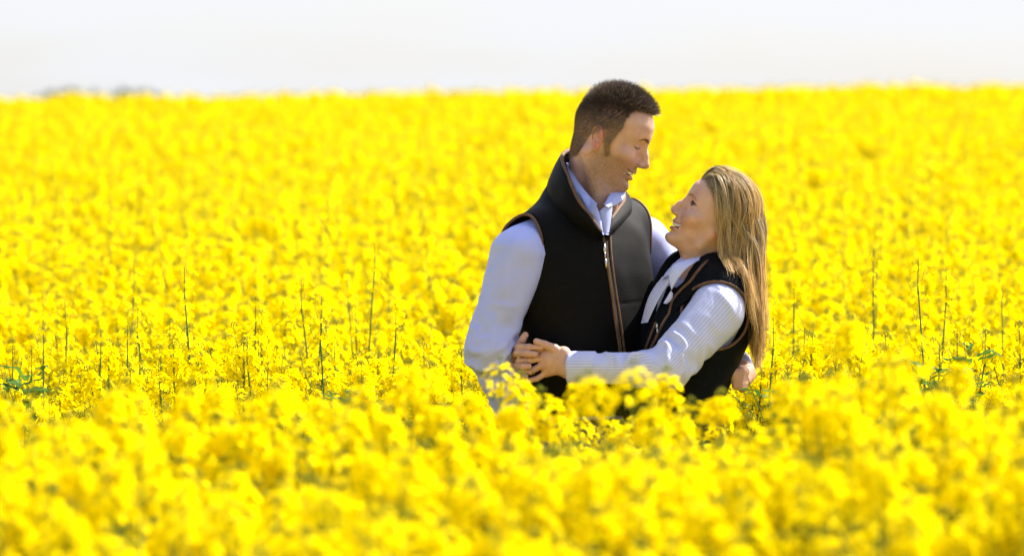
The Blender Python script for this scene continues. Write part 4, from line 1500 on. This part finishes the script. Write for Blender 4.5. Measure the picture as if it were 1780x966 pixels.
def leaf_mat(name, c0, c1, tr_w=.3):
    m = bpy.data.materials.new(name); m.use_nodes = True
    n = m.node_tree; b = n.nodes['Principled BSDF']; o = n.nodes['Material Output']
    tcn = n.nodes.new('ShaderNodeTexCoord'); t = n.nodes.new('ShaderNodeTexNoise'); t.inputs['Scale'].default_value = 14
    r = n.nodes.new('ShaderNodeValToRGB')
    r.color_ramp.elements[0].position = .35; r.color_ramp.elements[0].color = (*c0, 1)
    r.color_ramp.elements[1].position = .65; r.color_ramp.elements[1].color = (*c1, 1)
    n.links.new(tcn.outputs['Object'], t.inputs['Vector']); n.links.new(t.outputs['Fac'], r.inputs['Fac'])
    n.links.new(r.outputs['Color'], b.inputs['Base Color']); b.inputs['Roughness'].default_value = .7; b.inputs['Specular IOR Level'].default_value = .12
    tr = n.nodes.new('ShaderNodeBsdfTranslucent'); n.links.new(r.outputs['Color'], tr.inputs['Color'])
    mx_ = n.nodes.new('ShaderNodeMixShader'); mx_.inputs[0].default_value = tr_w
    n.links.new(b.outputs[0], mx_.inputs[1]); n.links.new(tr.outputs[0], mx_.inputs[2]); n.links.new(mx_.outputs[0], o.inputs['Surface'])
    return m
M_petal = petal_mat()
M_bud = leaf_mat('green_bud', (.22, .26, .02), (.45, .42, .02), .3)
M_leaf = leaf_mat('green_leaf', (.055, .125, .018), (.11, .22, .03), .40)
M_stem = leaf_mat('green_stem', (.07, .14, .03), (.11, .20, .045), .0)

class Geo:
    """faces with a material slot each"""
    def __init__(s): s.V = []; s.F = []; s.M = []; s.n = 0
    def add(s, V, F, m):
        V = np.asarray(V, float); s.V.append(V)
        for f in (F if isinstance(F, list) else [F]):
            if len(f): s.F.append(np.asarray(f) + s.n); s.M.append(np.full(len(f), m))
        s.n += len(V)
    def addgeo(s, g, Mx=None):
        for V in g.V: s.V.append(V @ np.array(Mx.to_3x3()).T + np.array(Mx.translation) if Mx is not None else V)
        for F, M_ in zip(g.F, g.M): s.F.append(F + s.n); s.M.append(M_)
        s.n += g.n
    def mesh(s, name, mats, smooth=True):
        V = np.concatenate(s.V)
        q = [f for f in s.F if f.shape[1] == 4]; t = [f for f in s.F if f.shape[1] == 3]
        mi = [m for f, m in zip(s.F, s.M) if f.shape[1] == 4] + [m for f, m in zip(s.F, s.M) if f.shape[1] == 3]
        Fs = ([np.concatenate(q)] if q else []) + ([np.concatenate(t)] if t else [])
        me = mesh_np(name, V, Fs, smooth)
        for m in mats: me.materials.append(m)
        me.polygons.foreach_set('material_index', np.concatenate(mi).astype(np.int32))
        me.update()
        return me

def basis(d, r):
    d = np.asarray(d, float); d = d / np.linalg.norm(d)
    a = np.cross(d, r.normal(size=3)); a /= np.linalg.norm(a)
    return d, a, np.cross(d, a)

def thin_tube(g, pts, r0, r1, m, n=4):
    rad = np.linspace(r0, r1, len(pts))
    V, F = tube_np(pts, rad, n)
    g.add(V, F[:1], m)

def floret(g, c, d, r, size=1.0, m=0):
    d, a, b = basis(d, r)
    Ls = .0092 * size; w_ = .0040 * size
    rot = r.uniform(0, math.pi / 2)
    V, F = [], []
    cup = r.uniform(.10, .55)
    for k in range(4):
        th = rot + k * math.pi / 2 + r.uniform(-.12, .12)
        u = math.cos(th) * a + math.sin(th) * b; v = -math.sin(th) * a + math.cos(th) * b
        L = Ls * r.uniform(.9, 1.1)
        tip_d = r.uniform(-.25, .15)
        o = len(V)
        V += [c + u * .0006 + v * .0010, c + u * .0006 - v * .0010,
              c + u * L * .55 + v * w_ + d * L * .55 * cup, c + u * L * .55 - v * w_ + d * L * .55 * cup,
              c + u * L + v * w_ * .70 + d * L * (.55 * cup + .45 * tip_d), c + u * L - v * w_ * .70 + d * L * (.55 * cup + .45 * tip_d)]
        F += [(o, o + 1, o + 3, o + 2), (o + 2, o + 3, o + 5, o + 4)]
    g.add(V, np.array(F), m)

def budlet(g, c, d, r, L, w_, m=1):
    d, a, b = basis(d, r)
    V = [c, c + d * L] + [c + d * L * .5 + w_ * (math.cos(t) * a + math.sin(t) * b) for t in (0, 2.09, 4.19)]
    g.add(V, np.array([(0, 3, 2), (0, 4, 3), (0, 2, 4), (1, 2, 3), (1, 3, 4), (1, 4, 2)]), m)

def raceme(seed, nfl=24, spread=.030, height=.052):
    """one flower head, its stalk base at the origin"""
    r = np.random.default_rng(seed); g = Geo()
    top = height + .020
    thin_tube(g, [(0, 0, -.01), (.001, 0, height * .5), (0, .001, top)], .0016, .0010, 2, 4)
    for i in range(nfl):
        f = (i + .5) / nfl
        ang = i * 2.39996 + r.uniform(-.3, .3)
        z = height * f ** .85
        rr = spread * (1 - .62 * f ** 1.6) * r.uniform(.8, 1.12)
        out = np.array([math.cos(ang), math.sin(ang), 0])
        c = out * rr + np.array([0, 0, z + .010 + .012 * (1 - f)])
        base = np.array([0, 0, z * .85])
        d = out * (1 - .55 * f) + np.array([0, 0, .35 + .8 * f]) + r.normal(size=3) * .22
        floret(g, c, d, r, r.uniform(.88, 1.12) * (1 - .15 * f), 0)
        V, F = tube_np([base, (base + c) / 2 + np.array([0, 0, .002]), c], [.0006, .0005, .0005], 3)
        g.add(V, F[:1], 1)
        if i % 2 == 0: budlet(g, c, d, r, .004, .0011, 1)
    for i in range(12):
        ang = i * 2.39996; f = i / 12
        out = np.array([math.cos(ang), math.sin(ang), 0])
        c = out * .0070 * (1 - f * .7) + np.array([0, 0, top - .006 + .008 * f])
        budlet(g, c, out * (1 - f) + np.array([0, 0, 1.1]), r, .0062, .0016, 1)
    # spent pedicels and young pods below the open flowers
    for i in range(7):
        ang = i * 2.39996 + 1; z = -.006 - .007 * i
        out = np.array([math.cos(ang), math.sin(ang), .45])
        e = np.array([0, 0, z]) + out * r.uniform(.018, .030)
        V, F = tube_np([(0, 0, z), e, e + np.array([out[0] * .3, out[1] * .3, .9]) * .014], [.0006, .0007, .0004], 3)
        g.add(V, F[:1], 2)
    return g
RACEMES = [raceme(100 + i, nfl=[26, 34, 22, 30, 24, 36][i], spread=[.034, .027, .036, .029, .038, .026][i], height=[.055, .062, .070, .045, .060, .072][i]) for i in range(6)]
RMATS = [M_petal, M_bud, M_stem, M_leaf]

def leafblade(g, c, d, up, L, w_, r, m=3):
    d = np.asarray(d, float); d /= np.linalg.norm(d)
    s = np.cross(d, up); s /= np.linalg.norm(s) + 1e-9; u = np.cross(s, d)
    n = 6; V = []
    for i in range(n):
        f = i / (n - 1)
        wd = w_ * (math.sin(math.pi * min(1, f * .86 + .10)) ** .8) * (1 if f < .98 else .15)
        p = c + d * L * f - np.array([0, 0, 1]) * L * .45 * f * f + u * .004 * math.sin(f * 9 + c[0] * 50)
        V += [p + s * wd, p - u * wd * .25, p - s * wd]
    F = []
    for i in range(n - 1):
        o = i * 3
        F += [(o, o + 1, o + 4, o + 3), (o + 1, o + 2, o + 5, o + 4)]
    g.add(V, np.array(F), m)

def plant(seed, H=1.0, nside=6, spread=.11, bare=False, drop=1.0):
    """returns stem Geo, foliage Geo, heads [(raceme index, Matrix)]; plant base at the origin, tip near z = H"""
    r = np.random.default_rng(seed)
    st, fo, heads = Geo(), Geo(), []
    lean = r.normal(size=2) * (.06 if bare else .025) * H
    tip = np.array([lean[0], lean[1], H - (.065 if bare else .105)])
    ctl = [np.zeros(3), np.array([lean[0] * .1, lean[1] * .1, H * .35]), np.array([lean[0] * .7 + r.normal() * (.03 if bare else .008), lean[1] * .7, H * .72]), tip]
    main = spline(ctl, 9)
    thin_tube(st, main, .0050, .0017, 2, 5)
    def head_at(p, d, s):
        d = Vector(d).normalized()
        q = Vector((0, 0, 1)).rotation_difference(d)
        Mx = Matrix.Translation(Vector(p)) @ q.to_matrix().to_4x4() @ Matrix.Rotation(r.uniform(0, 6.28), 4, 'Z') @ Matrix.Scale(s, 4)
        heads.append((int(r.integers(0, 6)), Mx))
    if not bare:
        head_at(tip, (lean[0] * .5, lean[1] * .5, 1), r.uniform(1.0, 1.2))
    else:
        heads.append((-1, Matrix.Translation(Vector(tip))))
    for i in range(nside):
        f = .52 + .40 * (i + r.uniform(0, .6)) / nside if not bare else .35 + .25 * i / nside
        k = f * 8; j = int(k)
        p0 = main[j] * (1 - (k - j)) + main[min(8, j + 1)] * (k - j)
        ang = i * 2.4 + r.uniform(-.4, .4)
        out = np.array([math.cos(ang), math.sin(ang), 0])
        rise = (H - .085) * r.uniform(.86, .97) - (.00 if i > nside / 2 else r.uniform(.03, .11)) * drop - p0[2]
        if bare: rise = r.uniform(.10, .22)
        rise = max(rise, .05)
        sp_ = spread * r.uniform(.55, 1.15) * (1.1 - .3 * i / nside)
        e = p0 + out * sp_ + np.array([0, 0, rise])
        mid = p0 + out * sp_ * .62 + np.array([0, 0, rise * .42])
        br = spline([p0, mid, e], 6)
        thin_tube(st, br, .0024, .0013, 2, 4)
        head_at(e, (out[0] * .28, out[1] * .28, 1), r.uniform(.82, 1.08))
        # a small leaf where the branch leaves the stem
        leafblade(fo, p0, out + np.array([0, 0, .5]), (0, 0, 1), r.uniform(.05, .09), r.uniform(.007, .012), r)
    for i in range(7):
        f = r.uniform(.25, .75); z = H * f
        ang = r.uniform(0, 6.28); out = np.array([math.cos(ang), math.sin(ang), 0])
        k = f * 8; j = int(k); p0 = main[j]
        leafblade(fo, p0, out + np.array([0, 0, .55]), (0, 0, 1), r.uniform(.10, .18) * (1.1 - .4 * f), r.uniform(.018, .032) * (1.2 - .6 * f), r)
    return st, fo, heads

def sparse_top(seed):
    """the nearly bare tip of an overshot stalk: a few buds, small florets and pods"""
    r = np.random.default_rng(seed); g = Geo()
    thin_tube(g, [(0, 0, -.02), (0, 0, .065)], .0016, .0008, 2, 4)
    for i in range(9):
        ang = i * 2.4; f = i / 9; out = np.array([math.cos(ang), math.sin(ang), 0])
        c = out * .014 * (1 - f) + np.array([0, 0, .045 + .02 * f])
        budlet(g, c, out + np.array([0, 0, 1]), r, .006, .0014, 1)
    for i in range(15):
        ang = i * 2.4 + .8; out = np.array([math.cos(ang), math.sin(ang), 0])
        c = out * r.uniform(.012, .032) + np.array([0, 0, .050 - .0095 * i])
        floret(g, c, out + np.array([0, 0, .8]), r, .9, 0)
    for i in range(14):
        ang = i * 2.4; z = .03 - .022 * i; out = np.array([math.cos(ang), math.sin(ang), .35])
        e = np.array([0, 0, z]) + out * .016
        V, F = tube_np([(0, 0, z), e, e + np.array([out[0] * .35, out[1] * .35, .9]) * .030], [.0005, .0007, .0004], 3)
        g.add(V, F[:1], 2)
    return g
BARE_TOP = sparse_top(5)
NV = 12
VARIANTS = [plant(500 + i, 1.0, int(rng.integers(7, 11)), rng.uniform(.075, .120)) for i in range(NV)]
BAREV = [plant(700 + i, 1.0, 2, .06, True) for i in range(3)]
SLIM = [plant(800 + i, 1.0, 3 + i % 2, .045, False, 1.3) for i in range(4)]
def leafy(seed):
    """a plant carrying many leaves and pods up its stem and only a few flowers"""
    st, fo, heads = plant(seed, 1.0, 3, .07, False, 1.6)
    r = np.random.default_rng(seed + 7)
    heads = heads[1:3]
    for i in range(30):
        z = r.uniform(.60, .97); ang = r.uniform(0, 6.28); out = np.array([math.cos(ang), math.sin(ang), 0])
        p0 = out * .03 * r.random() + np.array([0, 0, z])
        leafblade(fo, p0, out + np.array([0, 0, .7]), (0, 0, 1), r.uniform(.035, .085), r.uniform(.006, .016), r)
    for i in range(16):
        z = r.uniform(.60, .90); ang = r.uniform(0, 6.28); out = np.array([math.cos(ang) * .5, math.sin(ang) * .5, 1])
        p0 = np.array([out[0] * .02, out[1] * .02, z])
        thin_tube(st, [p0, p0 + out * .05, p0 + out * .085 + np.array([0, 0, .01])], .0011, .0006, 2, 3)
    return st, fo, heads
LEAFY = [leafy(850 + i) for i in range(3)]
ALLV = VARIANTS + BAREV + SLIM + LEAFY
HEADMESH = {i: g.mesh('flower_head', RMATS) for i, g in enumerate(RACEMES)}
HEADMESH[-1] = BARE_TOP.mesh('flower_head', RMATS)
STEMMESH = [v[0].mesh('stem', RMATS) for v in ALLV]
FOLMESH = [v[1].mesh('foliage', RMATS) for v in ALLV]

def plant_object(vi, x, y, z, sc_, rz, label, group):
    """one rapeseed plant: stem > nothing, foliage, each flower head its own part"""
    e = bpy.data.objects.new('rapeseed_plant', None); C.objects.link(e)
    e.empty_display_size = .05
    e.location = (x, y, z); e.rotation_euler = (0, 0, rz); e.scale = (1, 1, 1)
    tag(e, label, 'plant', group)
    for nm, me in (('stem', STEMMESH[vi]), ('foliage', FOLMESH[vi])):
        o = bpy.data.objects.new(nm, me); C.objects.link(o); o.parent = e
        o.scale = (1, 1, sc_)
    for hi, Mx in ALLV[vi][2]:
        o = bpy.data.objects.new('flower_head', HEADMESH[hi]); C.objects.link(o); o.parent = e
        M2 = Mx.copy(); M2.translation.z *= sc_
        o.matrix_local = M2
    return e

def height_at(x, y, r):
    p = np.stack([x, y, 0 * x], 1).astype(np.float32)
    D = y + 12.0
    prof = np.interp(D, [0, 6.7, 7.2, 8.9, 9.4, 11.6, 12.2, 100], [1.03, 1.03, 1.25, 1.29, 1.00, 1.00, 1.14, 1.14])
    return prof + .035 * vnoise(p, .9, 71) + .030 * vnoise(p, 2.7, 72) + r.normal(size=len(x)) * np.interp(D, [10, 11.8, 12.2, 14, 24], [.060, .040, .075, .038, .016])

def build_field():
    r = np.random.default_rng(77)
    # jittered rows of plants; the drill rows run roughly away from the camera
    pts = []
    def lay(D0, D1, step, margin):
        D = D0
        while D < D1:
            hw = .094 * D + margin
            n = int(2 * hw / step)
            xs = -hw + (np.arange(n) + r.uniform(-.45, .45, n)) * step
            pts.append(np.stack([xs, np.full(n, D - 12.0) + r.uniform(-.5, .5, n) * step], 1))
            D += step
    lay(6.0, 7.0, .160, 1.6)
    lay(7.0, 9.3, .118, 1.6)
    lay(9.3, 12.6, .135, 1.6)
    lay(12.6, 22, .128, 2.0)
    lay(22, 34, .155, 2.2)
    lay(34, 52, .19, 3.4)
    p = np.concatenate(pts)
    x, y = p[:, 0], p[:, 1]; D = y + 12
    H = height_at(x, y, r)
    # trodden line where the couple stand, thin and short plants in it
    lane = np.exp(-((y + .42 - .05 * x) / .42) ** 2)
    H -= .03 * lane * (x < 3)
    # room for the two people
    foot = ((x > -.13) & (x < .66) & (y > -.30) & (y < .42))
    pn = np.stack([x, y, 0 * x], 1).astype(np.float32)
    thin = (D > 11.6) & (D < 15.5) & (vnoise(pn, 2.1, 81) > .12) & (r.random(len(x)) < .7)
    gap = (np.hypot(x - .98, (y - .35) * .45) < .16) | (np.hypot(x + .38, (y - .05) * .45) < .15) | (np.hypot(x + .52, (y + .9) * .6) < .12)
    ok = ~thin & ~gap & ~foot & ~((lane > .6) & (r.random(len(x)) < .35))
    x, y, D, H = x[ok], y[ok], D[ok], H[ok]
    z = zg(x, y)
    # in front of the couple the crop stands lower
    px = CX + FPX * x / D; ty = HZ - (z + H - 1.5) * FPX / D
    lim = np.interp(px, [740, 790, 820, 850, 890, 980, 1050, 1150, 1230, 1300, 1350, 1410], [0, 650, 690, 712, 738, 742, 738, 742, 732, 722, 690, 0]) + r.uniform(-20, 12, len(x))
    m = (D < 12) & (px > 745) & (px < 1405) & (ty < lim)
    H[m] = (1.5 - (lim[m] - HZ) * D[m] / FPX) - z[m]
    ok = H > .55
    x, y, D, H, z = x[ok], y[ok], D[ok], H[ok], z[ok]
    vi = r.integers(0, NV, len(x)); rz = r.uniform(0, 6.28, len(x))
    # the plants that show largest become things of their own
    px = CX + FPX * x / D; ty = HZ - (z + H - 1.5) * FPX / D
    vis = (np.abs(px - CX) < 905) & (ty < 985) & (D < 12.3)
    cand = np.where(vis)[0]
    cand = cand[np.argsort(D[cand])][:236]
    print('individual plants', len(cand), 'to D', D[cand].max(), 'all', len(x))
    grp = 'rapeseed plants in bloom in the foreground'
    for i in cand:
        plant_object(int(vi[i]), x[i], y[i], z[i], H[i], rz[i], 'yellow flowering rapeseed plant in the soft blurred foreground crop', grp)
    rest = np.ones(len(x), bool); rest[cand] = False
    # chosen plants: pixel of the tip, distance, variant, label
    special = [
        (850, 617, 9.6, NV + 3, 'tall rapeseed plant with small flower clusters in front of the man\'s sleeve'),
        (990, 650, 9.3, NV + 4, 'rapeseed plant whose yellow flower head rises below the clasped hands'),
        (1108, 627, 8.4, 1, 'broad tall rapeseed plant in front of the woman\'s striped forearm'),
        (1172, 652, 9.5, NV + 5, 'rapeseed plant with loose flowers in front of the woman\'s elbow'),
        (1246, 658, 9.1, NV + 6, 'rapeseed plant blooming below the man\'s hand on her back'),
        (922, 702, 9.3, NV + 4, 'low rapeseed plant with round flower head before the man\'s belt'),
        (872, 664, 9.7, NV + 5, 'small rapeseed plant with few flowers low against the man\'s forearm sleeve'),
        (962, 716, 10.1, 7, 'rapeseed plant hiding the left end of the man\'s belt'),
        (1012, 722, 10.4, 10, 'rapeseed plant standing before the middle of the man\'s belt'),
        (1066, 726, 10.2, 6, 'rapeseed plant in front of the bottom of the man\'s zip'),
        (1128, 716, 10.0, 9, 'rapeseed plant between the man\'s zip and the woman\'s hip'),
        (1204, 722, 10.2, 11, 'rapeseed plant in front of the hem of the woman\'s gilet'),
        (640, 648, 8.8, 6, 'blurred rapeseed plant standing highest left of the man\'s elbow'),
        (400, 664, 8.7, 0, 'blurred tall rapeseed plant at left below the lone green stalks'),
        (1522, 535, 9.2, 8, 'tall blurred rapeseed plant right of the woman\'s hair'),
        (1566, 590, 9.0, 9, 'blurred rapeseed plant beside a green gap at right'),
        (1735, 640, 8.3, 10, 'large blurred rapeseed plant near the right edge'),
    ]
    for sx_, sy_, d_, v_, lab in special:
        q = P(sx_, sy_, d_ - 12.0)
        z_ = float(zg(q.x, q.y))
        plant_object(v_, q.x, q.y, z_, q.z - z_ + .045, sx_ * .37, lab, 'rapeseed plants standing out above the foreground')
    stalks = [
        (322, 444, 12.6, 0, 'tallest bare green rapeseed stalk left of the man, topped with a few buds'),
        (652, 402, 13.6, 1, 'thin green rapeseed stalk rising above the crop nearest the man\'s left side'),
        (574, 466, 13.2, 2, 'curved thin rapeseed stalk between the tallest stalk and the man'),
        (690, 512, 12.6, 0, 'upright bare rapeseed stalk low beside the man\'s sleeve'),
        (486, 500, 12.7, 1, 'first of two parallel rapeseed stalks left of centre'),
        (514, 498, 12.75, 2, 'second of two parallel rapeseed stalks left of centre'),
        (72, 545, 12.3, 0, 'dark branching rapeseed stalk near the left edge'),
        (140, 560, 12.5, 1, 'slender rapeseed stalk second from the left edge'),
        (1643, 425, 12.3, 2, 'tall straight green rapeseed stalk right of the woman above a leafy gap'),
        (1515, 415, 13.6, 0, 'blurred leaning rapeseed stalk between the woman and the tall straight stalk'),
        (1636, 450, 12.9, 1, 'shorter rapeseed stalk just behind the tall straight stalk'),
        (1420, 470, 13.4, 1, 'faint rapeseed stalk right of the woman\'s hair ends'),
        (1335, 480, 13.8, 2, 'blurred rapeseed stalk right beside the woman\'s hair'),
        (240, 520, 12.9, 2, 'rapeseed stalk left of the tallest bare stalk'),
        (1745, 480, 13.6, 0, 'blurred rapeseed stalk close to the right edge'),
        (1300, 600, 12.6, 1, 'short bare rapeseed stalk behind the hand on her back'),
    ]
    for sx_, sy_, d_, v_, lab in stalks:
        q = P(sx_, sy_, d_ - 12.0); z_ = float(zg(q.x, q.y))
        plant_object(NV + v_, q.x, q.y, z_, q.z - z_, sx_ * .37, lab, 'overshot rapeseed stalks above the crop')
    r2 = np.random.default_rng(5)
    for n_, (x0, x1, y0, y1), lab, grp_ in [
        (11, (1598, 1700, 575, 665), 'leafy green rapeseed plant in the gap right of the woman', 'leafy plants in the gap at right'),
        (9, (560, 650, 630, 690), 'leafy green rapeseed plant in the gap left of the man\'s elbow', 'leafy plants in the gap at left'),
        (4, (1336, 1372, 600, 660), 'leafy green rapeseed plant close behind the woman\'s back', 'leafy plants behind the woman'),
        (3, (8, 50, 590, 640), 'leafy green rapeseed plant at the left edge', 'leafy plants at the left edge'),
        (5, (690, 790, 650, 700), 'leafy green rapeseed plant beside the man\'s sleeve', 'leafy plants beside the man')]:
        for k in range(n_):
            q = P(r2.uniform(x0, x1), r2.uniform(y0, y1), r2.uniform(-.22, .12)); z_ = float(zg(q.x, q.y))
            plant_object(NV + 7 + k % 3, q.x, q.y, z_, q.z - z_, r2.uniform(0, 6), lab, grp_)
    for k in range(20):
        sx_ = r2.uniform(15, 790) if k < 13 else r2.uniform(1350, 1765)
        q = P(sx_, r2.uniform(530, 640), r2.uniform(.05, .9)); z_ = float(zg(q.x, q.y))
        plant_object(NV + k % 3, q.x, q.y, z_, q.z - z_, r2.uniform(0, 6), 'thin pod-bearing rapeseed stalk in the sharp band of crop level with the couple', 'thin stalks level with the couple')
    # the rest of the crop, one mass
    srcs = []
    for v in range(len(ALLV)):
        g = Geo(); g.addgeo(ALLV[v][0]); g.addgeo(ALLV[v][1])
        for hi, Mx in ALLV[v][2]: g.addgeo(BARE_TOP if hi < 0 else RACEMES[hi], Mx)
        srcs.append(bpy.data.objects.new('crop_plant', g.mesh('crop_plant', RMATS)))
    xr, yr, zr, Hr, vr, rr = x[rest], y[rest], z[rest], H[rest], vi[rest], rz[rest]
    sel = r.random(len(xr)) < .05
    sel &= (yr > .6) & (yr < 15)
    vr = np.where(sel, NV + r.integers(0, 3, len(xr)), vr); Hr = np.where(sel, Hr + r.uniform(.06, .22, len(xr)), Hr)
    me = bpy.data.meshes.new('rapeseed_crop')
    me.vertices.add(len(xr)); me.vertices.foreach_set('co', np.stack([xr, yr, zr], 1).astype(np.float32).ravel()); me.update()
    def at(nm, tp, v, key='value'):
        a = me.attributes.new(nm, tp, 'POINT'); a.data.foreach_set(key, np.asarray(v).ravel())
    at('variant', 'INT', vr.astype(np.int32))
    tl = r.normal(size=(len(xr), 2)) * .035
    at('turn', 'FLOAT_VECTOR', np.stack([tl[:, 0], tl[:, 1], rr], 1).astype(np.float32), 'vector')
    w_ = 1.0 + .25 * sstep(22, 34, yr + 12) + .25 * sstep(34, 48, yr + 12)
    at('size', 'FLOAT_VECTOR', np.stack([w_, w_, Hr], 1).astype(np.float32), 'vector')
    crop = link('rapeseed_crop', me)
    tag(crop, 'dense field of yellow flowering rapeseed reaching up to the horizon', 'crop', kind='stuff')
    ng = bpy.data.node_groups.new('crop', 'GeometryNodeTree')
    ng.interface.new_socket('Geometry', in_out='INPUT', socket_type='NodeSocketGeometry')
    ng.interface.new_socket('Geometry', in_out='OUTPUT', socket_type='NodeSocketGeometry')
    N = ng.nodes.new; L = ng.links.new
    gi, go = N('NodeGroupInput'), N('NodeGroupOutput')
    jn = N('GeometryNodeJoinGeometry')
    for s in reversed(srcs):
        oi = N('GeometryNodeObjectInfo'); oi.inputs['Object'].default_value = s; oi.inputs['As Instance'].default_value = True
        L(oi.outputs['Geometry'], jn.inputs[0])
    iop = N('GeometryNodeInstanceOnPoints'); iop.inputs['Pick Instance'].default_value = True
    def named(nm, tp):
        a = N('GeometryNodeInputNamedAttribute'); a.data_type = tp; a.inputs['Name'].default_value = nm
        return [o for o in a.outputs if o.enabled and o.name == 'Attribute'][0]
    L(gi.outputs[0], iop.inputs['Points']); L(jn.outputs[0], iop.inputs['Instance'])
    L(named('variant', 'INT'), iop.inputs['Instance Index'])
    L(named('turn', 'FLOAT_VECTOR'), iop.inputs['Rotation']); L(named('size', 'FLOAT_VECTOR'), iop.inputs['Scale'])
    L(iop.outputs[0], go.inputs[0])
    md = crop.modifiers.new('crop', 'NODES'); md.node_group = ng

# ================================================================== FAR TREES just showing over the brow
def build_trees():
    M_crown = leaf_mat('tree_leaves', (.035, .07, .02), (.08, .13, .035), .2)
    M_bark = simple_mat('bark', (.10, .075, .05), .9)
    for i, (px, hw, top_px, lab) in enumerate([(84, 4.6, 159, 'rounded dark tree leftmost behind the brow of the field'), (132, 3.8, 161, 'lower dark tree between its two neighbours on the far horizon'), (196, 4.0, 160, 'dark tree furthest right on the far left horizon')]):
        y = 150.0 + 9 * i
        b = P(px, top_px, y); zb = float(zg(b.x, y)); H = b.z - zb
        r = np.random.default_rng(900 + i)
        root = empty('tree', (b.x, y, zb)); tag(root, lab, 'tree', 'trees beyond the brow')
        g = Geo()
        thin_tube(g, [(0, 0, 0), (.1, 0, H * .35), (.0, .1, H * .75)], .28, .10, 0, 8)
        for k in range(6):
            a = k * 1.05; z0 = H * (.3 + .06 * k)
            thin_tube(g, [(0, 0, z0), (math.cos(a) * hw * .2, math.sin(a) * hw * .2, z0 + H * .12), (math.cos(a) * hw * .38, math.sin(a) * hw * .38, z0 + H * .25)], .10, .03, 0, 5)
        link('trunk', g.mesh('trunk', [M_bark]), None, root)
        n = 5200
        cl = r.normal(size=(26, 3)) * np.array([hw * .24, hw * .24, H * .16]) + np.array([0, 0, H * .68])
        c = cl[r.integers(0, 26, n)] + r.normal(size=(n, 3)) * .42
        c[:, 2] = np.minimum(c[:, 2], H * (.90 + .10 * r.random(n)))
        a = r.normal(size=(n, 3)); a /= np.linalg.norm(a, axis=1)[:, None]
        b_ = np.cross(a, r.normal(size=(n, 3))); b_ /= np.linalg.norm(b_, axis=1)[:, None]
        s = r.uniform(.10, .22, n)[:, None]
        V = np.stack([c - a * s, c + b_ * s * .6, c + a * s, c - b_ * s * .6], 1).reshape(-1, 3)
        link('crown', mesh_np('crown', V, np.arange(4 * n).reshape(n, 4)), M_crown, root)

build_ground()
build_trees()
build_field()
print('field', time.time() - T0)

man, mput, minv, mbvh = build_man()
wom, wput, winv = build_woman()
build_hair(man, mput, wom, wput)
print('done', time.time() - T0)
